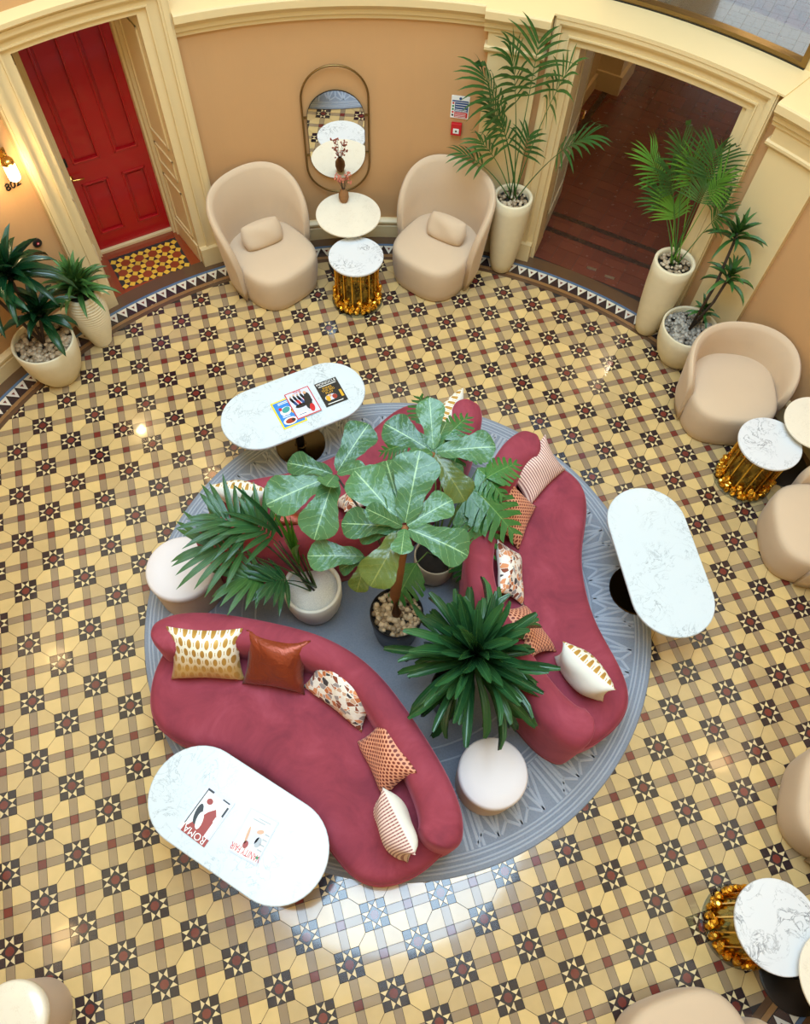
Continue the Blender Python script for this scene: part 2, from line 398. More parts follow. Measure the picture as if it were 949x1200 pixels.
me_oct = pr([(0.56 * S * math.cos(PI / 8 + k * PI / 4), 0.56 * S * math.sin(PI / 8 + k * PI / 4)) for k in range(8)], 'tile_red', 'octagon_tile', 0.0)
me_tout = pr([(-h, 3 * h), (h, 3 * h), (0, S)], 'tile_dark', 'dark_triangle_tile')
me_tl = pr([(-h, h), (-h, 3 * h), (0, S)], 'tile_star_cream', 'cream_triangle_tile'); me_tr = pr([(h, 3 * h), (h, h), (0, S)], 'tile_star_cream', 'cream_triangle_tile')
PC, PB, PR_, PS, PD, PT = [], [], [], [], [], []
for i in range(-12, 36):
    for j in range(-30, 30):
        x, y = i * D - OX, -j * D - OY; r = math.hypot(x, y)
        if r > 3.78: continue
        for q in range(4):
            a = q * PI / 2; c, s_ = math.cos(a), math.sin(a)
            if (i + j) % 2:
                if math.hypot(x + (c - s_) * 0.42 * D, y + (s_ + c) * 0.42 * D) < 3.62: PC.append((x, y, 0, a))
                if math.hypot(x + c * D / 2, y + s_ * D / 2) < 3.62: PB.append((x, y, 0, a))
            else:
                if math.hypot(x + (c - s_) * S, y + (s_ + c) * S) < 3.62: PS.append((x, y, 0, a))
                if r < 3.65: PT.append((x, y, 0, a))
        if r < 3.62: (PR_ if (i + j) % 2 else PD).append((x, y, 0, 0))
pieces(floor, 'cream_tile', me_cream, PC); pieces(floor, 'band_tile', me_band, PB); pieces(floor, 'red_tile', me_red, PR_)
pieces(floor, 'dark_corner_tile', me_sq, PS); pieces(floor, 'octagon_tile', me_oct, PD)
pieces(floor, 'dark_diamond_tile', me_dia, PD, 0); pieces(floor, 'dark_triangle_tile', me_tout, PT, 0)
pieces(floor, 'cream_triangle_tile', me_tl, PT, 0, 'cream_triangle_tile_field'); pieces(floor, 'cream_triangle_tile', me_tr, PT, 0, 'cream_triangle_tile_field')
# ---- border ring
def ring(name, r0, r1, z, mat):
    n = 120; o = MB().rings([[pol(360 * i / n, r0, -0.003) for i in range(n)], [pol(360 * i / n, r0, z) for i in range(n)], [pol(360 * i / n, r1, z) for i in range(n)], [pol(360 * i / n, r1, -0.003) for i in range(n)]], False, False).build(name, mat, floor); return o
ring('border_band', 3.59, 3.632, 0.0012, 'tile_brown'); ring('border_band', 3.634, 3.668, 0.0012, 'tile_tan')
ring('border_bed', 3.669, 3.789, -0.0002, 'grout')
ring('border_blue_line', 3.79, 3.815, 0.0012, 'tile_blue'); ring('border_edge', 3.817, 3.96, 0.0012, 'tile_brown')
NT_ = 224; dt = 360 / NT_; r0, r1 = 3.671, 3.787; hw = 3.73 * math.radians(dt) / 2
me_bd = pr([(0, -hw), (0, hw), (r1 - r0, 0)], 'tile_dark', 'border_dark_triangle', 0.0012, 0)
me_bw = pr([(r1 - r0, hw), (r1 - r0, -hw), (0, 0)], 'tile_white', 'border_white_triangle', 0.0012, 0)
me_br = pr([(0.088, hw * 0.34), (0.088, -hw * 0.34), (0.050, 0)], 'tile_red', 'border_red_triangle', 0.0020, 0.0005)
bd, bw = [], []
for k in range(NT_):
    t = k * dt; p = pol(t, r0); bd.append((p.x, p.y, 0, math.radians(t))); p = pol(t + dt / 2, r0); bw.append((p.x, p.y, 0, math.radians(t + dt / 2)))
pieces(floor, 'border_dark_triangle', me_bd, bd); pieces(floor, 'border_white_triangle', me_bw, bw); pieces(floor, 'border_red_triangle', me_br, bw, 0)

# ---- walls
TD0, TD1 = 101.0, 114.6      # red door opening
TH0, TH1 = 31.7, 51.9        # hallway opening
def wallpart(name, segs, label, mat='wall_paint'):
    mb = MB()
    for sg in segs: mb.arcbox(*sg)
    return tag(mb.build(name, mat), label, 'wall', kind='structure')
wallpart('wall_back', [(RW, RU + .01, TH1, TD0, 0, ZL)], 'curved tan wall behind the mirror')
wallpart('wall_left', [(RW, RU + .01, TD1, 215, 0, ZL), (RW, RU + .01, TD0, TD1, 2.33, 2.8), (RW, RU + .01, 97.5, TD0, ZL, 2.8), (RW, RU + .01, TD1, 120, ZL, 2.8)], 'curved tan wall around the red door')
wallpart('wall_front', [(RW, RU + .01, 215, 325, 0, ZL)], 'curved tan wall opposite the mirror')
wallpart('wall_right', [(RW, RU + .01, -35, TH0, 0, ZL), (RW, RU + .01, TH0, TH1, 2.1, ZL)], 'curved tan wall around the hallway opening')
TW0, TW1 = 29.3, 50.6
wallpart('wall_upper', [(RU, RU + .2, TW1, 360 + TW0, ZL, 8.6), (RU, RU + .2, TW0, TW1, 3.9, 8.6)], 'upper drum wall above the cornice', 'cream_paint')
mb = MB(); n = 72
mb.rings([[pol(360 * i / n, 3.0, 8.62) for i in range(n)], [pol(360 * i / n, 4.5, 8.62) for i in range(n)], [pol(360 * i / n, 4.5, 8.75) for i in range(n)], [pol(360 * i / n, 3.0, 8.75) for i in range(n)], [pol(360 * i / n, 3.0, 8.62) for i in range(n)]], False, False)
tag(mb.build('ceiling', 'ceiling_paint'), 'flat ceiling ring around the round skylight', 'ceiling', kind='structure')
# ---- cornice and ledge
def cornice(name, t0, t1, out=0.0, label=''):
    p = [(RW, 2.115), (3.925 - out, 2.12), (3.92 - out, 2.15), (3.90 - out, 2.165), (3.895 - out, 2.20), (3.86 - out, 2.235), (3.845 - out, 2.25), (3.845 - out, ZL - .012), (3.852 - out, ZL), (3.87 - out, ZL + .002), (RU, ZL + .002), (RU, 2.2), (RW, 2.2)]
    return tag(MB().sweep(p, t0, t1).build(name, 'cream_paint'), label, 'cornice', kind='structure')
cornice('trim_1', 62.4, 97.5, 0, 'cream moulded cornice above the mirror wall')
cornice('trim_2', 54.8, 62.4, 0.06, 'cream cornice breaking forward over the pilaster beside the tall palm')
cornice('trim_3', 20.4, 28.3, 0.06, 'cream cornice breaking forward over the pilaster beside the dracaena pot')
cornice('trim_4', 120, 380.4, 0, 'cream cornice running on around the hall')
def pilaster(name, t0, t1, label):
    r = thing(name, label, 'pilaster', pol((t0 + t1) / 2, 3.9), kind='structure'); inv = Matrix.Translation(-r.location)
    def part(nm, mb): mb.v = [tuple(inv @ Vector(v)) for v in mb.v]; return mb.build(nm, 'cream_paint', r)
    part('shaft', MB().arcbox(3.895, RW, t0 + .7, t1 - .7, 0.2, 1.96)); part('base', MB().arcbox(3.87, RW, t0 + .3, t1 - .3, 0, 0.2).sweep([(RW, .2), (3.875, .2), (3.895, .235), (RW, .235)], t0 + .4, t1 - .4))
    part('neck_moulding', MB().sweep([(RW, 1.95), (3.885, 1.955), (3.865, 1.98), (3.865, 2.0), (3.885, 2.012), (RW, 2.012)], t0 + .2, t1 - .2)); part('capital', MB().arcbox(3.88, RW, t0 + .5, t1 - .5, 2.0, 2.12))
pilaster('trim_5', 54.8, 62.4, 'cream pilaster between the tan wall and the hallway opening')
pilaster('trim_6', 20.4, 28.3, 'cream pilaster behind the dracaena pot')
SK = [(RW, 0), (3.915, 0), (3.915, .135), (3.925, .145), (3.925, .165), (3.905, .175), (3.905, .195), (3.93, .215), (RW, .22)]
for nm, a, b, l in (('baseboard_back', 62.4, 97.5, 'cream moulded skirting under the mirror'), ('baseboard_left', 118, 215, 'cream skirting behind the left planters'),
                    ('baseboard_front', 215, 325, 'cream skirting on the wall opposite the mirror'), ('baseboard_right', -35, 20.4, 'cream skirting behind the right armchairs')):
    tag(MB().sweep(SK, a, b).build(nm, 'cream_paint'), l, 'skirting', kind='structure')
# ---- door casings
def casing(name, ti0, ti1, wo, zh, zt, label, lip):
    r = thing(name, label, 'door frame', pol((ti0 + ti1) / 2, 3.9), kind='structure'); inv = Matrix.Translation(-r.location)
    def part(nm, mb): mb.v = [tuple(inv @ Vector(v)) for v in mb.v]; return mb.build(nm, 'cream_paint', r)
    for sgn, t in ((-1, ti0), (1, ti1)):
        mb = MB()
        for f0, f1, rr in ((0, .30, 3.928), (.30, .36, 3.90), (.36, .68, 3.912), (.68, .76, 3.885), (.76, .93, 3.875), (.93, 1, 3.89)):
            mb.arcbox(rr, RW + .01, t + sgn * wo * f0, t + sgn * wo * f1, 0.2, zh + (zt - zh) * f1)
        part('jamb', mb); part('plinth_block', MB().arcbox(3.87, RW + .01, t, t + sgn * wo * 1.02, 0, .2))
    mb = MB()
    for f0, f1, rr in ((0, .30, 3.928), (.30, .36, 3.90), (.36, .68, 3.912), (.68, .76, 3.885), (.76, .93, 3.875), (.93, 1, 3.87)):
        mb.arcbox(rr, RW + .01, ti0 - wo * f0, ti1 + wo * f0, zh + (zt - zh) * f0, zh + (zt - zh) * f1)
    if lip: mb.sweep([(RW, zt), (3.875, zt), (3.84, zt + .03), (3.84, zt + .06), (RW, zt + .075)], ti0 - wo, ti1 + wo)
    part('head', mb)
    return r
casing('trim_7', TD0, TD1, 3.5, 2.33, 2.5, 'cream moulded casing around the red door', True)
casing('trim_8', TH0, TH1, 2.8, 2.1, ZL - .002, 'cream moulded casing around the hallway opening', False)
tag(MB().arcbox(3.87, RU, TH0 - 3.4, TH1 + 2.9, ZL - .002, ZL + .012).build('trim_9', 'cream_paint'), 'cream ledge between hallway casing and upper window', 'ledge', kind='structure')

# ---- red door in its recess
P1, P2 = px(203, 268), px(117, 297); dx = (P2 - P1).normalized(); dn = Vector((dx.y, -dx.x, 0));
if dn.dot(P1) > 0: dn = -dn
DW = 0.80
o1 = P1 - dx * 0.012
door = thing('door_1', 'glossy red four-panelled door with brass lever', 'door', o1, kind='structure')
door.matrix_world = Matrix((( dx.x, dn.x, 0, o1.x), (dx.y, dn.y, 0, o1.y), (0, 0, 1, 0), (0, 0, 0, 1)))   # local x along the door, y towards the hall
def dbox(nm, x0, x1, y0, y1, z0, z1, mat, parent=door, bevel=0): return MB().box(x0, x1, y0, y1, z0, z1).build(nm, mat, parent, bevel=bevel)
# leaf made of stiles and rails round recessed panels
XS = [0.0, 0.10, 0.325, 0.455, 0.70, DW]; ZS = [0.035, 0.205, 0.765, 0.965, 2.10, 2.28]
mb = MB()
for x0, x1 in ((0, .10), (.325, .455), (.70, DW)): mb.box(x0, x1, -.045, 0, ZS[0], ZS[5])
for z0, z1 in ((ZS[0], ZS[1]), (ZS[2], ZS[3]), (ZS[4], ZS[5])):
    for x0, x1 in ((.10, .325), (.455, .70)): mb.box(x0, x1, -.045, 0, z0, z1)
mb.build('stiles_and_rails', 'red_gloss', door)
for x0, x1 in ((.10, .325), (.455, .70)):
    for z0, z1 in ((ZS[1], ZS[2]), (ZS[3], ZS[4])):
        p = MB().box(x0, x1, -.04, -.022, z0, z1).box(x0 + .045, x1 - .045, -.022, -.012, z0 + .045, z1 - .045).build('panel', 'red_gloss', door)
        f = MB()
        for a, b, c, d_ in ((x0, x1, z0, z0 + .022), (x0, x1, z1 - .022, z1), (x0, x0 + .022, z0, z1), (x1 - .022, x1, z0, z1)): f.box(a, b, -.022, .010, c, d_)
        f.build('panel_moulding', 'red_gloss', p, bevel=.006)
dbox('threshold', -.02, DW + .02, -.05, .03, 0, .033, 'cream_paint', bevel=.004)
hd = MB().lathe([(.022, 0), (.022, .008), (.01, .012), (.009, .045)], 16); hd.v = [(x + .765, z, y + .86) for x, y, z in hd.v]
hd.tube([(.765, .045, .86), (.75, .05, .858), (.70, .05, .852), (.655, .05, .85)], [.009, .009, .008, .007], 8); hd.build('lever_handle', 'brass', door, True)
dbox('card_lock', .745, .79, 0, .018, .97, 1.05, 'black_plastic', bevel=.004)
pk = MB().lathe([(.009, 0), (.009, .006), (.004, .006)], 12); pk.v = [(x + .775, z, y + 1.44) for x, y, z in pk.v]; pk.build('spyhole', 'dull_brass', door, True)
# reveals and soffit of the recess
A = pol(TD0, RW + .01); B = pol(TD1, RW + .01); Pr, Pl = o1 - dx * .015, o1 + dx * (DW + .015)
def reveal(name, a, b, flipd, label):
    ex = (b - a).normalized(); L = (b - a).length; ny = Vector((-ex.y, ex.x, 0)) * flipd
    r = thing(name, label, 'door reveal', a, kind='structure'); r.matrix_world = Matrix(((ex.x, ny.x, 0, a.x), (ex.y, ny.y, 0, a.y), (0, 0, 1, 0), (0, 0, 0, 1)))
    MB().box(0, L + .05, -.05, 0, 0, 2.33).build('lining', 'cream_paint', r)
    for z0, z1 in ((.24, .74), (.86, 1.06), (1.18, 2.2)):
        f = MB(); x0, x1 = .07, L - .14
        for a_, b_, c, d_ in ((x0, x1, z0, z0 + .02), (x0, x1, z1 - .02, z1), (x0, x0 + .02, z0, z1), (x1 - .02, x1, z0, z1)): f.box(a_, b_, 0, .012, c, d_)
        f.build('reveal_moulding', 'cream_paint', r)
    MB().box(L - .10, L, 0, .03, 0, 2.33).box(L - .055, L, .03, .05, 0, 2.33).build('door_stop', 'cream_paint', r)
    MB().box(0, L - .1, 0, .015, 0, .2).build('plinth', 'cream_paint', r)
reveal('trim_10', A, Pr, 1, 'cream panelled reveal to the hinge side of the red door')
reveal('trim_11', B, Pl, -1, 'cream panelled reveal on the lever side of the red door')
tag(MB().prism([A[:2], B[:2], (Pl + dx * .05 - dn * .06)[:2], (Pr - dx * .05 - dn * .06)[:2]], 2.33, 2.38).build('trim_12', 'cream_paint'), 'cream soffit over the red door recess', 'soffit', kind='structure')
# mosaic of the recess floor
mat_c = px(176, 309); rec = tag(MB().prism([pol(TD0 - .5, 3.94)[:2], pol(104.4, 3.94)[:2], pol(108, 3.94)[:2], pol(111.5, 3.94)[:2], pol(TD1 + .5, 3.94)[:2], (Pl + dx * .05)[:2], (Pr - dx * .05)[:2]], -.12, -.001).build('floor_recess', 'grout'), 'tiled floor of the red door recess', 'floor', kind='structure')
a0 = math.atan2(dx.y, dx.x); a_ = .051; sp = a_ * (1 + math.sqrt(3))
ex, ey = dx, dn
def loc2(x, y): return mat_c + ex * x + ey * y
HX, HYm, HYp = .335, -.225, .195
me_hex = pr([(a_ * math.cos(PI / 6 + k * PI / 3), a_ * math.sin(PI / 6 + k * PI / 3)) for k in range(6)], 'tile_rust', 'hexagon_tile', .0015, -.001)
me_ysq = pr([(-a_ / 2, -a_ / 2), (a_ / 2, -a_ / 2), (a_ / 2, a_ / 2), (-a_ / 2, a_ / 2)], 'tile_yellow', 'square_tile', .0015, -.001)
rt = a_ / math.sqrt(3)
me_mt = pr([(rt * math.cos(PI / 2 + k * 2 * PI / 3), rt * math.sin(PI / 2 + k * 2 * PI / 3)) for k in range(3)], 'tile_dark', 'triangle_tile', .0015, -.001)
hexs, sqs, trs = [], [], []
inside = lambda x, y: abs(x) < HX and HYm < y < HYp
for i in range(-8, 9):
    for j in range(-8, 9):
        x = sp * (i + j * .5); y = sp * j * math.sqrt(3) / 2
        if inside(x, y): p = loc2(x, y); hexs.append((p.x, p.y, 0, a0))
        for k in range(3):
            an = k * PI / 3; xx, yy = x + sp / 2 * math.cos(an), y + sp / 2 * math.sin(an)
            if inside(xx, yy): p = loc2(xx, yy); sqs.append((p.x, p.y, 0, a0 + an))
        for k in (0, 1):
            an = PI / 6 + k * PI / 3; xx, yy = x + sp / math.sqrt(3) * math.cos(an), y + sp / math.sqrt(3) * math.sin(an)
            if inside(xx, yy): p = loc2(xx, yy); trs.append((p.x, p.y, 0, a0 + (PI / 3 if k else 0)))
pieces(rec, 'hexagon_tile', me_hex, hexs); pieces(rec, 'square_tile', me_ysq, sqs); pieces(rec, 'triangle_tile', me_mt, trs, 0)
def q4(x0, x1, y0, y1): return [loc2(x, y)[:2] for x, y in ((x0, y0), (x1, y0), (x1, y1), (x0, y1))]
W2 = .46
for x0, x1, y0, y1 in ((-W2, -HX - .012, -.36, .3), (HX + .012, W2, -.36, .3), (-HX - .01, HX + .01, HYp + .015, .3), (-HX - .01, HX + .01, -.36, HYm - .015)):
    MB().prism(q4(x0, x1, y0, y1), -.001, .0010).build('rust_border_tile', 'tile_rust', rec)

# ---- hallway beyond the opening (runs at 45 degrees)
ea, ep = Vector((math.cos(PI / 4), math.sin(PI / 4), 0)), Vector((-math.sin(PI / 4), math.cos(PI / 4), 0))
def ap(a, p, z=0.0): return ea * a + ep * p + Vector((0, 0, z))
A1, PL, PRt = 11.2, 0.98, -2.4
hall = MB(); hall.add([ap(a, p, z) for z in (-.12, -.003) for a, p in ((3.2, PRt), (A1, PRt), (A1, PL), (3.2, PL))], [(3, 2, 1, 0), (4, 5, 6, 7), (0, 1, 5, 4), (1, 2, 6, 5), (2, 3, 7, 6), (3, 0, 4, 7)])
hall.v = [(x, y, z - .0015) for x, y, z in hall.v]
hall = tag(hall.build('floor_hallway', 'grout'), 'brown brick-tiled floor of the hallway beyond the opening', 'floor', kind='structure')
me_hb = pr([(-.12, -.06), (.12, -.06), (.12, .06), (-.12, .06)], 'tile_hall', 'hallway_tile', 0.0005, -.004)
hp = []
n_a = int((A1 - 3.7) / .24); n_p = int((PL - PRt) / .24)
for i in range(n_a):
    for j in range(n_p):
        a, p = 3.84 + i * .24, PRt + .16 + j * .24
        for k in (-1, 1):
            q = ap(a, p + k * .06) if (i + j) % 2 else ap(a + k * .06, p)
            if q.length > 4.0: hp.append((q.x, q.y, 0, PI / 4 + (0 if (i + j) % 2 else PI / 2)))
pieces(hall, 'hallway_tile', me_hb, hp)
for a in (4.40, 4.65):
    mb = MB(); mb.add([ap(a + u, p, z) for z in (-.002, .0018) for u, p in ((-.03, PRt), (.03, PRt), (.03, PL), (-.03, PL))], [(3, 2, 1, 0), (4, 5, 6, 7), (0, 1, 5, 4), (1, 2, 6, 5), (2, 3, 7, 6), (3, 0, 4, 7)]); mb.build('inlay_line', 'tile_hall_dark', hall)
mb = MB(); mb.add([ap(a, p, z) for z in (-.002, .0018) for a, p in ((4.7, .78), (A1, .78), (A1, .85), (4.7, .85))], [(3, 2, 1, 0), (4, 5, 6, 7), (0, 1, 5, 4), (1, 2, 6, 5), (2, 3, 7, 6), (3, 0, 4, 7)]); mb.build('inlay_line', 'tile_hall_dark', hall)
MH = Matrix(((ea.x, ep.x, 0, 0), (ea.y, ep.y, 0, 0), (0, 0, 1, 0), (0, 0, 0, 1)))
def hbox(name, a0, a1, p0, p1, z0, z1, mat, label, cat): return tag(MB().box(a0, a1, p0, p1, z0, z1, MH).build(name, mat), label, cat, kind='structure')
hbox('wall_hall_left', 4.6, A1, PL, PL + .15, 0, 4.6, 'cream_paint', 'cream hallway wall on the side of the open door', 'wall')
hbox('wall_hall_right', 4.3, A1, PRt - .15, PRt, 0, 4.6, 'cream_paint', 'cream hallway wall on the far side from the open door', 'wall')
hbox('wall_hall_end', A1, A1 + .15, PRt, PL, 0, 4.6, 'cream_paint', 'cream end wall of the hallway', 'wall')
tag(MB().box(4.3, A1, PRt, PL, 4.6, 4.7, MH).build('ceiling_hall', 'ceiling_paint'), 'plain hallway ceiling', 'ceiling', kind='structure')
rp = thing('trim_13', 'cream pilaster with base against the hallway wall', 'pilaster', kind='structure')
MB().box(6.95, 7.45, .70, PL, .22, 4.6, MH).build('shaft', 'cream_paint', rp); MB().box(6.92, 7.48, .66, PL, 0, .22, MH).build('base', 'cream_paint', rp)
MB().box(4.6, 6.92, PL - .03, PL, 0, .18, MH).box(7.48, A1, PL - .03, PL, 0, .18, MH).build('skirting', 'cream_paint', rp)
l = light('hall_window', 'AREA', ap(A1 - .03, -.9, .85), 150, (0.70, 0.86, 1), shape='RECTANGLE', size=2.6); l.data.size_y = 1.3
l.matrix_world = Matrix(((ep.x, 0, ea.x, l.location.x), (ep.y, 0, ea.y, l.location.y), (0, 1, 0, l.location.z), (0, 0, 0, 1)))
light('hall_fill', 'POINT', ap(6.6, -.6, 4.0), 250, (1, .78, .54), shadow_soft_size=.15)  # added unseen fill light that brightens and warms the hallway
# open white door leaf
hp0 = pol(51.4, 4.20); ld = Vector((math.cos(math.radians(52.5)), math.sin(math.radians(52.5)), 0)); ln = Vector((ld.y, -ld.x, 0))
d2 = thing('door_2', 'cream door leaf standing open into the hallway', 'door', hp0, kind='structure'); d2.matrix_world = Matrix(((ld.x, ln.x, 0, hp0.x), (ld.y, ln.y, 0, hp0.y), (0, 0, 1, 0), (0, 0, 0, 1)))
MB().box(0, .8, -.045, 0, .01, 2.08).build('leaf', 'jamb_grey', d2)
for z0, z1 in ((.25, .8), (.98, 1.95)):
    f = MB()
    for a_1, b_1, c, d_ in ((.1, .7, z0, z0 + .02), (.1, .7, z1 - .02, z1), (.1, .12, z0, z1), (.68, .7, z0, z1)): f.box(a_1, b_1, 0, .01, c, d_)
    f.build('panel_moulding', 'jamb_grey', d2)
for z in (.3, 1.05, 1.75): MB().box(-.012, .012, -.05, .004, z, z + .10).build('hinge', 'dull_brass', d2)
hn = MB().tube([(.72, 0, 1.0), (.72, .05, 1.0), (.6, .055, 1.0)], .01, 8).build('handle', 'brass', d2, True)
lin = MB().arcbox(RW, RU + .02, TH1 - .55, TH1 + .05, 0, 2.1).arcbox(RW, RU + .02, TH0 - .05, TH0 + .55, 0, 2.1).arcbox(RW, RU + .02, TH0, TH1, 2.085, 2.12)
lin = tag(lin.build('trim_14', 'cream_paint'), 'cream lining inside the hallway opening', 'door lining', kind='structure')
for z in (1.55, 1.75): MB().arcbox(4.08, 4.16, TH0 + .55, TH0 + .65, z, z + .13).build('strike_plate', 'dull_brass', lin)
for u, v in ((693, 315), (714, 325)):
    p = px(u, v); o = tag(MB().box(-.05, .05, -.018, .018, 0, .004).build('floor_bolt_plate', 'chrome', bevel=.002), 'silver bolt plate in the hallway threshold, the one towards the %s palm' % ('slender' if u < 700 else 'bushy'), 'plate', 'bolt plates in the threshold'); o.location = (p.x, p.y, .0012); o.rotation_euler = (0, 0, -PI / 4 + .1)
# ---- upper window above the opening
wn = thing('window_1', 'internal window with brass frame above the hallway opening', 'window', pol(40, RU, ZL), kind='structure'); inv = Matrix.Translation(-wn.location)
def wpart(nm, mb, mat): mb.v = [tuple(inv @ Vector(v)) for v in mb.v]; return mb.build(nm, mat, wn)
wpart('sill_rail', MB().arcbox(RU - .015, RU + .06, TW0, TW1, ZL + .012, ZL + .05), 'dull_brass'); wpart('seal', MB().arcbox(RU - .022, RU + .01, TW0, TW1, ZL + .010, ZL + .020), 'black_metal')
wpart('stile', MB().arcbox(RU - .015, RU + .06, TW0, TW0 + .6, ZL + .02, 3.9), 'dull_brass'); wpart('stile', MB().arcbox(RU - .015, RU + .06, TW1 - .6, TW1, ZL + .02, 3.9), 'dull_brass')
wpart('top_rail', MB().arcbox(RU - .015, RU + .06, TW0, TW1, 3.86, 3.9), 'dull_brass')
wpart('pane', MB().arcbox(RU + .02, RU + .026, TW0 + .5, TW1 - .5, ZL + .04, 3.88), 'clear_glass')

# ================================================================ RUG
rug = tag(MB().lathe([(RUGR - .012, 0.0013), (RUGR, .006), (RUGR - .006, .0125), (RUGR - .03, .014), (1.2, .014), (.4, .014)], 128).build('rug', 'rug_wool', None, auto=0.6), 'round blue-grey wool rug with embossed border under the sofas', 'rug')
rug.location = RUGC
mb = MB(); ZR0, ZR1 = .0135, .0175
def rring(r, wd):
    n = 128; mb.rings([[(r_ * math.cos(2 * PI * i / n), r_ * math.sin(2 * PI * i / n), z) for i in range(n)] for r_, z in ((r - wd, ZR0), (r - wd * .6, ZR1), (r + wd * .6, ZR1), (r + wd, ZR0))], False, False)
def rib(p, q, wd=.011):
    d = Vector((q[0] - p[0], q[1] - p[1], 0)).normalized(); n_ = Vector((-d.y, d.x, 0)) * wd
    a, b = Vector((p[0], p[1], 0)), Vector((q[0], q[1], 0))
    mb.add([a - n_ + Vector((0, 0, ZR0)), a - n_ * .5 + Vector((0, 0, ZR1)), a + n_ * .5 + Vector((0, 0, ZR1)), a + n_ + Vector((0, 0, ZR0)), b - n_ + Vector((0, 0, ZR0)), b - n_ * .5 + Vector((0, 0, ZR1)), b + n_ * .5 + Vector((0, 0, ZR1)), b + n_ + Vector((0, 0, ZR0))], [(0, 1, 5, 4), (1, 2, 6, 5), (2, 3, 7, 6), (0, 3, 2, 1), (4, 5, 6, 7), (0, 4, 7, 3)])
for r in (1.885, 1.86, 1.825, 1.80, 1.47, 1.44, 1.40, 1.2, 1.1): rring(r, .007)
def rp2(t, r): return (r * math.cos(math.radians(t)), r * math.sin(math.radians(t)))
for k in range(16):
    t0 = k * 22.5
    for dt_ in (-.8, .8, -1.9, 1.9): rib(rp2(t0 + dt_, 1.48), rp2(t0 + dt_, 1.79))
    for q in range(3):
        a, b = t0 + 2.6 + q * 5.8, t0 + 2.6 + (q + 1) * 5.8; mdl = (a + b) / 2
        rib(rp2(a, 1.5), rp2(mdl, 1.77)); rib(rp2(mdl, 1.77), rp2(b, 1.5)); rib(rp2(mdl, 1.77), rp2(mdl, 1.60)); rib(rp2(mdl, 1.60), rp2(a + .6, 1.49)); rib(rp2(mdl, 1.60), rp2(b - .6, 1.49))
        rib(rp2(a, 1.5), rp2(a, 1.70)); rib(rp2(a, 1.70), rp2(mdl - .5, 1.77)); rib(rp2(a, 1.70), rp2(a - 2.2, 1.77))
o = mb.build('embossed_pattern', 'rug_line', rug); o['kind'] = 'stuff'

